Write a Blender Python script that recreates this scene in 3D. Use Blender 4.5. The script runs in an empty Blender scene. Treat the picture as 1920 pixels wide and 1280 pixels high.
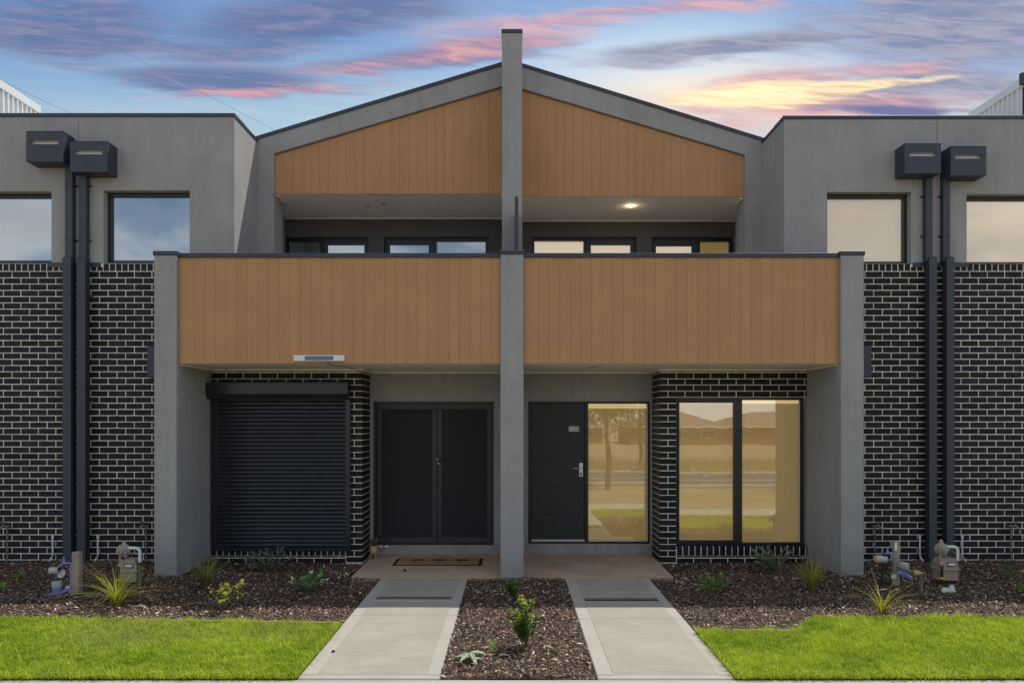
import bpy, math, random
import numpy as np
from mathutils import Vector, Matrix

random.seed(7)
rng = np.random.default_rng(11)
scene = bpy.context.scene
C = scene.collection

# ------------------------------------------------------------------ camera
F, D0, H, CX, CY = 1330.0, 8.926, 1.99, 962.0, 788.0     # focal px, distance to the front columns, eye height, vanishing point
cam_d = bpy.data.cameras.new('camera')
cam = bpy.data.objects.new('camera', cam_d); C.objects.link(cam)
cam.location = (0, -D0, H); cam.rotation_euler = (math.radians(90), 0, 0)
cam_d.sensor_width = 36; cam_d.lens = F * 36 / 1920
cam_d.shift_y = (CY - 640) / 1920; cam_d.shift_x = -(CX - 960) / 1920
cam_d.clip_start = 0.05; cam_d.clip_end = 3000
scene.camera = cam
scene.cycles.max_bounces = 7; scene.cycles.diffuse_bounces = 4; scene.cycles.glossy_bounces = 3; scene.cycles.transparent_max_bounces = 8

# ------------------------------------------------------------------ sun, sky, exposure
SUN = Vector((1.3, 1.0, 2.9)).normalized()
sd = bpy.data.lights.new('sun', 'SUN'); sd.energy = 2.9; sd.angle = math.radians(0.5); sd.color = (1, .94, .85)
sun = bpy.data.objects.new('sun', sd); C.objects.link(sun)
sun.rotation_euler = SUN.to_track_quat('Z', 'Y').to_euler(); sun.location = (8, 6, 18)
scene.view_settings.view_transform = 'Standard'; scene.view_settings.look = 'None'
scene.view_settings.exposure = 0.5; scene.view_settings.gamma = 1.0

world = bpy.data.worlds.new('World'); scene.world = world; world.use_nodes = True
wt = world.node_tree; wt.nodes.clear()


class NB:                                    # tiny node-writing helper
    def __init__(s, t): s.t = t
    def n(s, typ, **k):
        o = s.t.nodes.new(typ)
        for a, v in k.items(): setattr(o, a, v)
        return o
    def put(s, sock, v):
        if hasattr(v, 'is_output'): s.t.links.new(v, sock)
        elif isinstance(v, (tuple, list)) and len(v) == 3 and sock.type == 'RGBA': sock.default_value = (*v, 1)
        else: sock.default_value = v
    def m(s, op, a, b=0.0, c=0.0, clamp=False):
        o = s.n('ShaderNodeMath', operation=op, use_clamp=clamp)
        for i, v in enumerate((a, b, c)): s.put(o.inputs[i], v)
        return o.outputs[0]
    def mix(s, f, a, b, blend='MIX'):
        o = s.n('ShaderNodeMix', data_type='RGBA', blend_type=blend)
        s.put(o.inputs[0], f); s.put(o.inputs[6], a); s.put(o.inputs[7], b)
        return o.outputs[2]
    def xyz(s, x, y, z):
        o = s.n('ShaderNodeCombineXYZ')
        for i, v in enumerate((x, y, z)): s.put(o.inputs[i], v)
        return o.outputs[0]
    def noise(s, vec, scale, detail=4, rough=.55, dist=0.0):
        o = s.n('ShaderNodeTexNoise'); s.put(o.inputs['Scale'], scale); s.put(o.inputs['Detail'], detail)
        s.put(o.inputs['Roughness'], rough); s.put(o.inputs['Distortion'], dist)
        if vec is not None: s.put(o.inputs['Vector'], vec)
        return o.outputs['Fac']
    def ramp(s, f, a, b):                    # smooth step a..b -> 0..1
        o = s.n('ShaderNodeMapRange', interpolation_type='SMOOTHSTEP')
        s.put(o.inputs[0], f); s.put(o.inputs[1], a); s.put(o.inputs[2], b)
        return o.outputs[0]


w = NB(wt)
sky = w.n('ShaderNodeTexSky', sky_type='NISHITA', sun_disc=False)
sky.sun_elevation = math.asin(SUN.z); sky.sun_rotation = math.atan2(SUN.x, SUN.y)
sky.air_density = 1.0; sky.dust_density = 0.6; sky.ozone_density = 1.4
SKY_STR = 0.1
tc = w.n('ShaderNodeTexCoord'); sp = w.n('ShaderNodeSeparateXYZ'); wt.links.new(tc.outputs['Generated'], sp.inputs[0])
dx, dy, dz = sp.outputs
zc = w.m('MAXIMUM', dz, 0.06)
u = w.m('DIVIDE', dx, zc); v = w.m('DIVIDE', dy, zc)             # a flat cloud deck overhead
front = w.ramp(dy, 0.0, 0.35)
yc = w.m('MAXIMUM', dy, 0.05)
a_ = w.m('DIVIDE', dx, yc); b_ = w.m('DIVIDE', dz, yc)           # tangent of azimuth and of height, towards the gable


def band(pxc, pyc, wx, wy, tilt):            # a long soft bank of cloud lying in one direction of the sky
    ac, bc = (pxc - CX) / F, (CY - pyc) / F
    da = w.m('SUBTRACT', a_, ac); db = w.m('SUBTRACT', b_, bc)
    db = w.m('SUBTRACT', db, w.m('MULTIPLY', da, tilt))
    q = w.m('ADD', w.m('POWER', w.m('ABSOLUTE', w.m('DIVIDE', da, wx / F)), 2.0), w.m('POWER', w.m('ABSOLUTE', w.m('DIVIDE', db, wy / F)), 2.0))
    return w.m('MULTIPLY', w.m('POWER', 2.718, w.m('MULTIPLY', q, -1.0)), front)


# streaky noise; the deck is blown out in long near-level streaks
n_big = w.noise(w.xyz(w.m('MULTIPLY', u, 0.55), w.m('MULTIPLY_ADD', u, -.35, w.m('MULTIPLY', v, 1.7)), 3.1), 1.5, 5, .58, .35)
n_fine = w.noise(w.xyz(w.m('MULTIPLY', u, 1.3), w.m('MULTIPLY_ADD', u, -.8, w.m('MULTIPLY', v, 6.0)), 7.7), 1.6, 5, .62, .6)
n_wisp = w.noise(w.xyz(w.m('MULTIPLY', u, 3.2), w.m('MULTIPLY_ADD', u, -1.6, w.m('MULTIPLY', v, 14.0)), 1.7), 1.5, 5, .66, .8)
tex = w.m('ADD', w.m('MULTIPLY', n_big, .45), w.m('ADD', w.m('MULTIPLY', n_fine, .35), w.m('MULTIPLY', n_wisp, .20)))
texn = w.m('MULTIPLY', w.m('SUBTRACT', tex, .5), 5.0)
a_ = w.m('ADD', a_, w.m('MULTIPLY', w.m('SUBTRACT', n_big, .5), .16))
b_ = w.m('ADD', b_, w.m('MULTIPLY', w.m('SUBTRACT', n_fine, .5), .035))


def cloud(mask, amp=1.0, lo=.30, hi=1.05):   # mask broken up by the streaks
    return w.m('MULTIPLY', w.ramp(w.m('ADD', w.m('MULTIPLY', mask, amp), w.m('MULTIPLY', texn, .75)), lo, hi), w.ramp(mask, .03, .35))


def mx(*q):
    o = q[0]
    for k_ in q[1:]: o = w.m('MAXIMUM', o, k_)
    return o


nish = w.mix(1.0, sky.outputs[0], (SKY_STR,) * 3, 'MULTIPLY')
low = w.ramp(b_, .52, .38)
nish = w.mix(w.m('MULTIPLY', front, .55), nish, w.mix(w.ramp(b_, .40, .60), (.24, .40, .56), (.10, .215, .44)))
base = w.mix(w.m('MULTIPLY', low, w.m('MULTIPLY', front, .40)), nish, (.42, .52, .47))
# high white cloud everywhere
base = w.mix(w.m('MULTIPLY', w.ramp(tex, .45, .62), w.m('SUBTRACT', .34, w.m('MULTIPLY', front, .16))), base, (.58, .59, .62))
# heaped white cloud over the rest of the sky, away from the sunset
n_cu = w.noise(w.xyz(w.m('MULTIPLY', dx, 1.0), dy, w.m('MULTIPLY', dz, 2.2)), 2.6, 6, .55, .3)
base = w.mix(w.m('MULTIPLY', w.m('MULTIPLY', w.ramp(n_cu, .44, .60), w.ramp(dy, .30, -.10)), .85), base, w.mix(w.ramp(n_cu, .5, .75), (.80, .82, .86), (.46, .49, .54)))
# pale light round the place where the sun sets
base = w.mix(w.m('MULTIPLY', band(1260, 140, 320, 110, .05), .72), base, (.56, .66, .72))
# broad peach wash over the low right of it
base = w.mix(w.m('MULTIPLY', band(1480, 205, 420, 75, .02), .62), base, (.70, .45, .36))
base = w.mix(w.m('MULTIPLY', band(1330, 175, 190, 40, .05), .60), base, (.82, .72, .50))
# grey-violet banks on the right
k = cloud(mx(band(1800, 60, 420, 110, -.05), band(1450, 80, 330, 26, .12), band(1750, 160, 300, 60, .05)), 1.1)
base = w.mix(w.m('MULTIPLY', k, .9), base, w.mix(w.ramp(n_wisp, .35, .65), (.155, .185, .28), (.30, .29, .36)))
# violet banks on the left
k = cloud(mx(band(400, 152, 290, 34, .0), band(560, 40, 330, 62, .10), band(140, 40, 260, 75, .0), band(820, 110, 260, 30, .10)), 1.1)
base = w.mix(w.m('MULTIPLY', k, .88), base, w.mix(w.ramp(n_wisp, .40, .66), (.088, .13, .255), (.185, .18, .30)))
# pink-lit undersides
pk = mx(band(860, 98, 300, 26, .16), band(1210, 22, 400, 26, .12), band(480, 172, 230, 9, .05), band(1330, 215, 160, 30, -.2), band(1560, 205, 420, 30, .06), band(1560, 140, 330, 18, .10))
k = cloud(pk, 1.0, .25, 1.1)
base = w.mix(w.m('MULTIPLY', k, .72), base, w.mix(w.ramp(n_wisp, .36, .66), (.33, .21, .30), (.62, .31, .30)))
# yellow streaks in the glow
k = cloud(mx(band(1400, 180, 200, 24, .06), band(1580, 165, 230, 10, .10)), 1.15, .25, 1.0)
base = w.mix(w.m('MULTIPLY', k, .75), base, w.mix(w.ramp(n_wisp, .34, .62), (.74, .50, .28), (.93, .78, .42)))
# deep blue gap low on the right
k = cloud(band(1690, 208, 170, 13, -.02), 1.0)
base = w.mix(w.m('MULTIPLY', k, .85), base, (.07, .12, .27))
bg = w.n('ShaderNodeBackground'); wt.links.new(base, bg.inputs[0]); bg.inputs[1].default_value = 1.0
wo = w.n('ShaderNodeOutputWorld'); wt.links.new(bg.outputs[0], wo.inputs[0])

# ------------------------------------------------------------------ pixel helpers (distance always from a wall or the ground)
def S(Y): return F / (D0 + Y)
def WX(px, Y): return (px - CX) / S(Y)
def WZ(py, Y): return H + (CY - py) / S(Y)
def G(px, py, z=0.03):
    s = (py - CY) / (H - z); return (px - CX) / s, F / s - D0


# ------------------------------------------------------------------ materials
MATS = {}
def mat(name, col, rough=.7, var=.12, vscale=6.0, bump=0.0, bscale=80.0, metal=0.0, spec=.5, objrand=0.0, attr=None, trans=0.0, var2=None):
    m = bpy.data.materials.new(name); m.use_nodes = True; t = m.node_tree; b = NB(t)
    p = t.nodes['Principled BSDF']
    co = b.n('ShaderNodeTexCoord').outputs['Object']
    geo = b.n('ShaderNodeNewGeometry').outputs['Position']
    if attr:
        at = b.n('ShaderNodeAttribute', attribute_name=attr); c = at.outputs['Color']
    else:
        f = b.noise(geo, vscale, 5, .6)
        f = b.ramp(f, .3, .7)
        lo = tuple(x * (1 - var) for x in col); hi = tuple(min(1, x * (1 + var)) for x in col)
        c = b.mix(f, lo, hi)
        if var2:                              # second, larger blotchy tone (stains, wear)
            c = b.mix(b.m('MULTIPLY', b.ramp(b.noise(geo, var2[1], 6, .65, .4), .48, .72), var2[2]), c, var2[0])
        if objrand:
            oi = b.n('ShaderNodeObjectInfo').outputs['Random']
            c = b.mix(1.0, c, b.mix(oi, (1 - objrand,) * 3, (1 + objrand,) * 3), 'MULTIPLY')
    t.links.new(c, p.inputs['Base Color'])
    p.inputs['Roughness'].default_value = rough; p.inputs['Metallic'].default_value = metal
    p.inputs['Specular IOR Level'].default_value = spec
    if bump:
        bn = b.n('ShaderNodeBump'); bn.inputs['Strength'].default_value = bump; bn.inputs['Distance'].default_value = .01
        t.links.new(b.noise(geo, bscale, 4, .6), bn.inputs['Height']); t.links.new(bn.outputs[0], p.inputs['Normal'])
    if trans:
        tr = b.n('ShaderNodeBsdfTranslucent'); t.links.new(c, tr.inputs[0])
        mx = b.n('ShaderNodeMixShader'); mx.inputs[0].default_value = trans
        t.links.new(p.outputs[0], mx.inputs[1]); t.links.new(tr.outputs[0], mx.inputs[2])
        t.links.new(mx.outputs[0], t.nodes['Material Output'].inputs[0])
    MATS[name] = m
    return m


def emit(name, col, strength):
    m = bpy.data.materials.new(name); m.use_nodes = True; t = m.node_tree
    p = t.nodes['Principled BSDF']; p.inputs['Base Color'].default_value = (*col, 1); p.inputs['Roughness'].default_value = .8
    b = NB(t); geo = b.n('ShaderNodeNewGeometry').outputs['Position']
    c = b.mix(b.noise(geo, 1.4, 3), tuple(x * .93 for x in col), col); t.links.new(c, p.inputs['Emission Color'])
    p.inputs['Emission Strength'].default_value = strength
    MATS[name] = m; return m


def glass(name, refl, tint):
    m = bpy.data.materials.new(name); m.use_nodes = True; t = m.node_tree; t.nodes.clear(); b = NB(t)
    gl = b.n('ShaderNodeBsdfGlossy'); gl.inputs['Roughness'].default_value = .010; gl.inputs['Color'].default_value = (*tint, 1)
    geo = b.n('ShaderNodeNewGeometry').outputs['Position']
    bn = b.n('ShaderNodeBump'); bn.inputs['Strength'].default_value = .02; bn.inputs['Distance'].default_value = .02
    t.links.new(b.noise(geo, 2.2, 2), bn.inputs['Height']); t.links.new(bn.outputs[0], gl.inputs['Normal'])
    tr = b.n('ShaderNodeBsdfTransparent'); tr.inputs['Color'].default_value = (.9, .92, .91, 1)
    lw = b.n('ShaderNodeFresnel'); lw.inputs[0].default_value = 1.5
    mx = b.n('ShaderNodeMixShader'); t.links.new(b.m('ADD', lw.outputs[0], refl, clamp=True), mx.inputs[0])
    t.links.new(tr.outputs[0], mx.inputs[1]); t.links.new(gl.outputs[0], mx.inputs[2])
    o = b.n('ShaderNodeOutputMaterial'); t.links.new(mx.outputs[0], o.inputs[0])
    MATS[name] = m; return m


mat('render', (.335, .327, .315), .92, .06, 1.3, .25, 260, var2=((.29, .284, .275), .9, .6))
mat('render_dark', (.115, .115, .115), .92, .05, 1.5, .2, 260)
mat('board', (.47, .245, .108), .7, .05, 2, .06, 240, objrand=.03, var2=((.435, .235, .112), 1.1, .4))
mat('metal_dark', (.036, .041, .058), .5, .08, 5, 0, spec=.5)
mat('metal_black', (.016, .017, .02), .38, .1, 5)
mat('shutter', (.018, .020, .026), .27, .08, 7)
mat('brick', (.0095, .0095, .0115), .6, .35, 30, .25, 190, spec=.3, objrand=.6)
mat('mortar', (.80, .71, .60), .95, .15, 14, .3, 220, var2=((.62, .55, .46), 3.0, .5))
mat('soffit', (.88, .86, .80), .85, .03, 2)
mat('moulding', (.80, .75, .62), .7, .03, 4)
mat('mesh_screen', (.015, .015, .018), .75, .06, 3)
mat('screen_frame', (.027, .029, .036), .45, .08, 5)
mat('door_paint', (.020, .020, .022), .5, .08, 5)
mat('steel', (.62, .63, .64), .3, .05, 20, metal=.9)
mat('timber_sill', (.05, .022, .016), .7, .2, 9)
mat('concrete', (.35, .32, .26), .9, .07, 2.4, .2, 300, var2=((.31, .285, .235), 1.6, .6))
mat('concrete_edge', (.385, .36, .305), .85, .06, 2.4, .12, 260, var2=((.36, .335, .29), 2.1, .5))
mat('porch_concrete', (.48, .33, .215), .85, .14, 2.0, .15, 260, var2=((.56, .42, .31), 1.2, .6))
mat('soil', (.055, .038, .028), .95, .35, 14, .8, 60)
mat('lawn_soil', (.045, .06, .018), .95, .3, 9, .6, 60)
mat('timber_edge', (.36, .30, .20), .85, .2, 8, .2, 90)
mat('timber_post', (.33, .27, .20), .85, .14, 7, .3, 60)
mat('cladding_white', (.72, .72, .70), .5, .03, 3)
mat('roof_sheet', (.30, .31, .33), .45, .05, 3)
mat('pvc_white', (.66, .68, .66), .45, .06, 9)
mat('pale_bounce', (.62, .60, .56), .6, .05, 6)  # pale so the unseen balcony floor bounces light upward
mat('meter_grey', (.40, .40, .38), .55, .06, 15)
mat('meter_beige', (.31, .25, .205), .6, .08, 15)
mat('lilac', (.24, .22, .48), .5, .08, 15)
mat('brass', (.42, .30, .15), .45, .15, 25, metal=.7)
mat('tap_metal', (.22, .19, .15), .5, .25, 30, metal=.6)
mat('orange', (.85, .33, .03), .5, .05, 20)
mat('red', (.50, .03, .03), .5, .05, 20)
mat('pot', (.62, .42, .17), .6, .08, 12)
mat('pot_leg', (.44, .24, .09), .6, .15, 20)
mat('coir', (.42, .21, .09), .98, .25, 60, .6, 300)
mat('rubber', (.012, .012, .012), .85, .1, 20)
mat('plate_white', (.75, .75, .73), .5, .03, 20)
mat('print_black', (.012, .012, .012), .6, .05, 20)
mat('decal', (.97, .93, .84), .5, .02, 20, trans=.3)
mat('solar_white', (.70, .71, .72), .4, .03, 20)
mat('blind', (.60, .61, .60), .9, .03, 2)
mat('paper', (.50, .56, .42), .6, .05, 20)
mat('bark', (.14, .10, .07), .9, .3, 20, .5, 60)
mat('stem', (.12, .09, .05), .9, .2, 30)
mat('leaf', (.1, .2, .05), .5, attr='col', trans=.45, spec=.3)
mat('chip', (.2, .15, .1), .85, attr='col')
mat('dry_ground', (.30, .23, .12), .95, .2, .6, .4, 20, var2=((.24, .21, .10), .25, .6))
mat('asphalt', (.075, .075, .078), .9, .15, 3, .2, 120)
mat('road_paint', (.75, .75, .72), .7, .05, 5)
mat('red_brick', (.26, .12, .07), .9, .15, 5, .2, 40)
mat('roof_tile', (.24, .17, .13), .85, .15, 4, .3, 30)
mat('white_trim', (.75, .74, .70), .6, .03, 5)
mat('wire', (.02, .02, .02), .6, .05, 5)
glass('glass', .24, (.92, .95, .97)); glass('glass_warm', .19, (1, .93, .82))
emit('lit_blind', (.62, .42, .17), .29); emit('lit_strip', (1.0, .74, .36), .62); emit('lit_upper', (.86, .62, .36), .36)
emit('lamp', (1, .82, .5), 9)
for nm in ('render', 'board'):                 # faint vertical weather streaks and splash dirt
    t = MATS[nm].node_tree; b = NB(t); g = b.n('ShaderNodeSeparateXYZ'); t.links.new(b.n('ShaderNodeNewGeometry').outputs['Position'], g.inputs[0])
    sk = b.noise(b.xyz(b.m('MULTIPLY', g.outputs[0], 9.0), b.m('MULTIPLY', g.outputs[1], 9.0), b.m('MULTIPLY', g.outputs[2], .5)), 1.0, 5, .65)
    p = t.nodes['Principled BSDF']; src = p.inputs['Base Color'].links[0].from_socket
    amt = .055 if nm == 'render' else .05
    c = b.mix(1.0, src, b.mix(b.ramp(sk, .35, .7), (1.03,) * 3, (1 - amt,) * 3), 'MULTIPLY')
    if nm == 'render':
        blot = b.noise(b.n('ShaderNodeNewGeometry').outputs['Position'], 5.5, 6, .7)
        c = b.mix(1.0, c, b.mix(b.ramp(blot, .3, .75), (1.03,) * 3, (.94,) * 3), 'MULTIPLY')
        dirt = b.m('MULTIPLY', b.ramp(g.outputs[2], .35, .0), b.ramp(blot, .38, .62))
        c = b.mix(b.m('MULTIPLY', dirt, .45), c, (.19, .15, .12))
    t.links.new(c, p.inputs['Base Color'])
for nm in ('concrete',):
    t = MATS[nm].node_tree; b = NB(t); g = b.n('ShaderNodeSeparateXYZ'); t.links.new(b.n('ShaderNodeNewGeometry').outputs['Position'], g.inputs[0])
    st_ = b.noise(b.xyz(b.m('MULTIPLY', g.outputs[0], 2.0), b.m('MULTIPLY', g.outputs[1], 55.0), 0.0), 1.0, 4, .7)
    p = t.nodes['Principled BSDF']; src = p.inputs['Base Color'].links[0].from_socket
    t.links.new(b.mix(1.0, src, b.mix(b.ramp(st_, .3, .7), (.86, .86, .86), (1.08, 1.07, 1.05)), 'MULTIPLY'), p.inputs['Base Color'])
    bn = b.n('ShaderNodeBump'); bn.inputs['Strength'].default_value = .35; bn.inputs['Distance'].default_value = .006
    t.links.new(st_, bn.inputs['Height']); t.links.new(bn.outputs[0], p.inputs['Normal'])
# solar cells: printed grid
m = mat('solar_cell', (.05, .07, .14), .25, .1, 10); t = m.node_tree; b = NB(t)
br = b.n('ShaderNodeTexBrick', offset=0.0); br.inputs['Color1'].default_value = (.05, .075, .16, 1); br.inputs['Color2'].default_value = (.06, .085, .17, 1)
br.inputs['Mortar'].default_value = (.25, .27, .33, 1); br.inputs['Scale'].default_value = 1; br.inputs['Mortar Size'].default_value = .0022
br.inputs['Brick Width'].default_value = .02; br.inputs['Row Height'].default_value = .02
sx = b.n('ShaderNodeSeparateXYZ'); t.links.new(b.n('ShaderNodeNewGeometry').outputs['Position'], sx.inputs[0])
t.links.new(b.xyz(sx.outputs[0], sx.outputs[2], 0.0), br.inputs['Vector']); t.links.new(br.outputs[0], t.nodes['Principled BSDF'].inputs['Base Color'])


# ------------------------------------------------------------------ mesh builder
class MB:
    def __init__(s): s.v = []; s.f = []
    def add(s, vs, fs):
        o = len(s.v); s.v += [tuple(p) for p in vs]; s.f += [tuple(i + o for i in f) for f in fs]; return s
    def quad(s, a, b, c, d): return s.add([a, b, c, d], [(0, 1, 2, 3)])
    def box(s, x0, x1, y0, y1, z0, z1, b=0.0):
        if x0 > x1: x0, x1 = x1, x0
        if y0 > y1: y0, y1 = y1, y0
        if z0 > z1: z0, z1 = z1, z0
        c = ((x0 + x1) / 2, (y0 + y1) / 2, (z0 + z1) / 2); h = ((x1 - x0) / 2, (y1 - y0) / 2, (z1 - z0) / 2)
        b = min(b, min(h) * .6)
        sg = [(i, j, k) for i in (-1, 1) for j in (-1, 1) for k in (-1, 1)]
        if b <= 0:
            vs = [tuple(c[q] + g[q] * h[q] for q in range(3)) for g in sg]
            return s.add(vs, [(0, 1, 3, 2), (4, 6, 7, 5), (0, 4, 5, 1), (2, 3, 7, 6), (0, 2, 6, 4), (1, 5, 7, 3)])
        vs = []; ix = {}
        for g in sg:
            for ax in range(3):
                ix[g, ax] = len(vs)
                vs.append(tuple(c[q] + g[q] * (h[q] if q == ax else h[q] - b) for q in range(3)))
        fs = []
        for ax in range(3):
            p, q = [i for i in range(3) if i != ax]
            for sgn in (-1, 1):
                def g_(i, j): t = [0, 0, 0]; t[ax] = sgn; t[p] = i; t[q] = j; return tuple(t)
                r = [ix[g_(-1, -1), ax], ix[g_(1, -1), ax], ix[g_(1, 1), ax], ix[g_(-1, 1), ax]]
                fs.append(tuple(r) if (sgn > 0) == (ax != 1) else tuple(r[::-1]))
            for i in (-1, 1):                 # edge along ax
                for j in (-1, 1):
                    def e_(k): t = [0, 0, 0]; t[ax] = k; t[p] = i; t[q] = j; return tuple(t)
                    fs.append((ix[e_(-1), p], ix[e_(1), p], ix[e_(1), q], ix[e_(-1), q]))
        for g in sg: fs.append((ix[g, 0], ix[g, 1], ix[g, 2]))
        return s.add(vs, fs)
    def prism(s, pts, y0, y1):                # polygon in XZ pushed along Y
        n = len(pts)
        vs = [(x, y0, z) for x, z in pts] + [(x, y1, z) for x, z in pts]
        return s.add(vs, [tuple(range(n)), tuple(range(2 * n - 1, n - 1, -1))] + [(i, i + n, (i + 1) % n + n, (i + 1) % n) for i in range(n)])
    def prism_x(s, pts, x0, x1):              # polygon in YZ pushed along X
        n = len(pts)
        vs = [(x0, y, z) for y, z in pts] + [(x1, y, z) for y, z in pts]
        return s.add(vs, [tuple(range(n)), tuple(range(2 * n - 1, n - 1, -1))] + [(i, i + n, (i + 1) % n + n, (i + 1) % n) for i in range(n)])
    def tube(s, pts, r, n=8, cap=True):
        pts = [Vector(p) for p in pts]; rs = r if isinstance(r, (list, tuple)) else [r] * len(pts)
        vs = []; up = Vector((.13, .27, .95))
        for i, p in enumerate(pts):
            d = (pts[min(i + 1, len(pts) - 1)] - pts[max(i - 1, 0)]).normalized()
            a = d.cross(up)
            if a.length < .1: a = d.cross(Vector((1, 0, 0)))
            a.normalize(); bb = d.cross(a)
            for k in range(n):
                an = 2 * math.pi * k / n; vs.append(p + (a * math.cos(an) + bb * math.sin(an)) * rs[i])
        fs = [(i * n + k, i * n + (k + 1) % n, (i + 1) * n + (k + 1) % n, (i + 1) * n + k) for i in range(len(pts) - 1) for k in range(n)]
        if cap: fs += [tuple(range(n)), tuple(range(len(vs) - 1, len(vs) - n - 1, -1))]
        return s.add(vs, fs)
    def lathe(s, c, prof, n=16, axis='z'):
        vs = []
        for r, h in prof:
            for k in range(n):
                a = 2 * math.pi * k / n; x, y = r * math.cos(a), r * math.sin(a)
                p = {'z': (x, y, h), 'y': (x, h, y), 'x': (h, x, y)}[axis]
                vs.append((c[0] + p[0], c[1] + p[1], c[2] + p[2]))
        fs = [(i * n + k, i * n + (k + 1) % n, (i + 1) * n + (k + 1) % n, (i + 1) * n + k) for i in range(len(prof) - 1) for k in range(n)]
        fs += [tuple(range(n)), tuple(range(len(vs) - 1, len(vs) - n - 1, -1))]
        return s.add(vs, fs)
    def mesh(s, name, m, smooth=False):
        me = bpy.data.meshes.new(name); me.from_pydata(s.v, [], s.f); me.update()
        me.materials.append(MATS[m])
        if smooth:
            me.polygons.foreach_set('use_smooth', [True] * len(me.polygons))
        return me
    def build(s, name, m, parent=None, smooth=False, kind=None):
        o = bpy.data.objects.new(name, s.mesh(name, m, smooth)); C.objects.link(o)
        if parent is not None: adopt(o, parent)
        if smooth:
            md = o.modifiers.new('edges', 'EDGE_SPLIT'); md.split_angle = math.radians(40)
        if kind: o['kind'] = kind
        return o


ORIG = {}
def adopt(o, parent):                         # children keep world coordinates
    o.parent = parent
    ox = ORIG.get(parent.name, Vector((0, 0, 0)))
    o.matrix_parent_inverse = Matrix.Translation(-ox)


def thing(name, label, cat, loc=(0, 0, 0), group=None):
    o = bpy.data.objects.new(name, None); C.objects.link(o); o.location = loc; o.empty_display_size = .1
    ORIG[o.name] = Vector(loc); o['label'] = label; o['category'] = cat
    if group: o['group'] = group
    return o


def tag(o, label, cat, group=None):
    o['label'] = label; o['category'] = cat
    if group: o['group'] = group
    return o


def struct(name, mb, m, smooth=False):
    o = mb.build(name, m, None, smooth); o['kind'] = 'structure'; return o


def part(name, m, parent, *boxes, b=.003, kind=None):
    mb = MB()
    for q in boxes: mb.box(*q, b=b)
    return mb.build(name, m, parent, kind=kind)


def wall(x0, x1, z0, z1, holes, y, depth):
    mb = MB(); xs = sorted({x0, x1, *[h[0] for h in holes], *[h[1] for h in holes]}); zs = sorted({z0, z1, *[h[2] for h in holes], *[h[3] for h in holes]})
    xs = [x for x in xs if x0 <= x <= x1]; zs = [z for z in zs if z0 <= z <= z1]
    for i in range(len(xs) - 1):
        for j in range(len(zs) - 1):
            cx, cz = (xs[i] + xs[i + 1]) / 2, (zs[j] + zs[j + 1]) / 2
            if any(h[0] < cx < h[1] and h[2] < cz < h[3] for h in holes): continue
            mb.quad((xs[i], y, zs[j]), (xs[i + 1], y, zs[j]), (xs[i + 1], y, zs[j + 1]), (xs[i], y, zs[j + 1]))
    for a, b, c, d in list(holes) + [(x0, x1, z0, z1)]:
        for p, q in (((a, c), (a, d)), ((b, c), (b, d)), ((a, c), (b, c)), ((a, d), (b, d))):
            mb.quad((p[0], y, p[1]), (q[0], y, q[1]), (q[0], y + depth, q[1]), (p[0], y + depth, p[1]))
    return mb


# ------------------------------------------------------------------ ground and paving
def gz(y):                                    # the land falls away across the street
    t = min(1, max(0, (-6 - y) / 60)); return -.07 - 1.5 * t
ys = [400, 60, 12, 2, -3, -6, -12, -18, -26, -36, -50, -66, -120, -500]
mb = MB()
for i in range(len(ys) - 1):
    mb.quad((-500, ys[i + 1], gz(ys[i + 1])), (500, ys[i + 1], gz(ys[i + 1])), (500, ys[i], gz(ys[i])), (-500, ys[i], gz(ys[i])))
struct('ground', mb, 'dry_ground')
PL, PR = (-1.67, -.572), (.655, 1.72)         # the two entry paths


def strip(name, y0, y1, m, x0=-60, x1=60, lift=.03):
    mb = MB().quad((x0, y0, gz(y0) + lift), (x1, y0, gz(y0) + lift), (x1, y1, gz(y1) + lift), (x0, y1, gz(y1) + lift))
    return struct(name, mb, m)


# street across from the houses (seen mirrored in the glass)
mb = MB(); mb.box(-60, 60, -12.0, -11.6, -.4, gz(-11.6) + .12, .01); struct('kerb', mb, 'concrete_edge')
mb = MB(); mb.box(-60, 60, -20.2, -19.8, -.7, gz(-19.8) + .12, .01); struct('kerb', mb, 'concrete_edge')
strip('road', -19.8, -12.0, 'asphalt')
strip('road_line', -15.9, -15.75, 'road_paint', lift=.036)
struct('footpath', MB().box(-30, 30, -4.85, -3.465, -.12, -.004, .006), 'concrete_edge')

# entry paths: separate poured slabs with trowelled margins
for (x0, x1), cuts in ((PL, (-3.45, -3.37, -1.67, .03)), (PR, (-3.45, -3.37, -1.80, .03))):
    root = bpy.data.objects.new('path', None); C.objects.link(root); root['kind'] = 'structure'
    for i in range(len(cuts) - 1):
        ya, yb = cuts[i] + .004, cuts[i + 1] - .004
        mb = MB().box(x0, x1, ya, yb, -.12, 0, .008); mb.build('slab', 'concrete_edge', root)
        if yb - ya > .5:
            segs = [(ya + .03, yb - .02)]
            if i == 2:
                segs = [(ya + .03, -1.16), (-1.05, yb - .03)]
            for a, c in segs:
                MB().box(x0 + .13, x1 - .10, a, c, -.05, .0035, .003).build('broomed_field', 'concrete', root)
# porch slab
mb = MB(); mb.prism([(0, 0)] * 0 or [(-2.05, -.12), (2.03, -.12), (2.03, .012), (-2.05, .012)], .05, 1.65)
struct('porch_slab', mb, 'porch_concrete')

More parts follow.
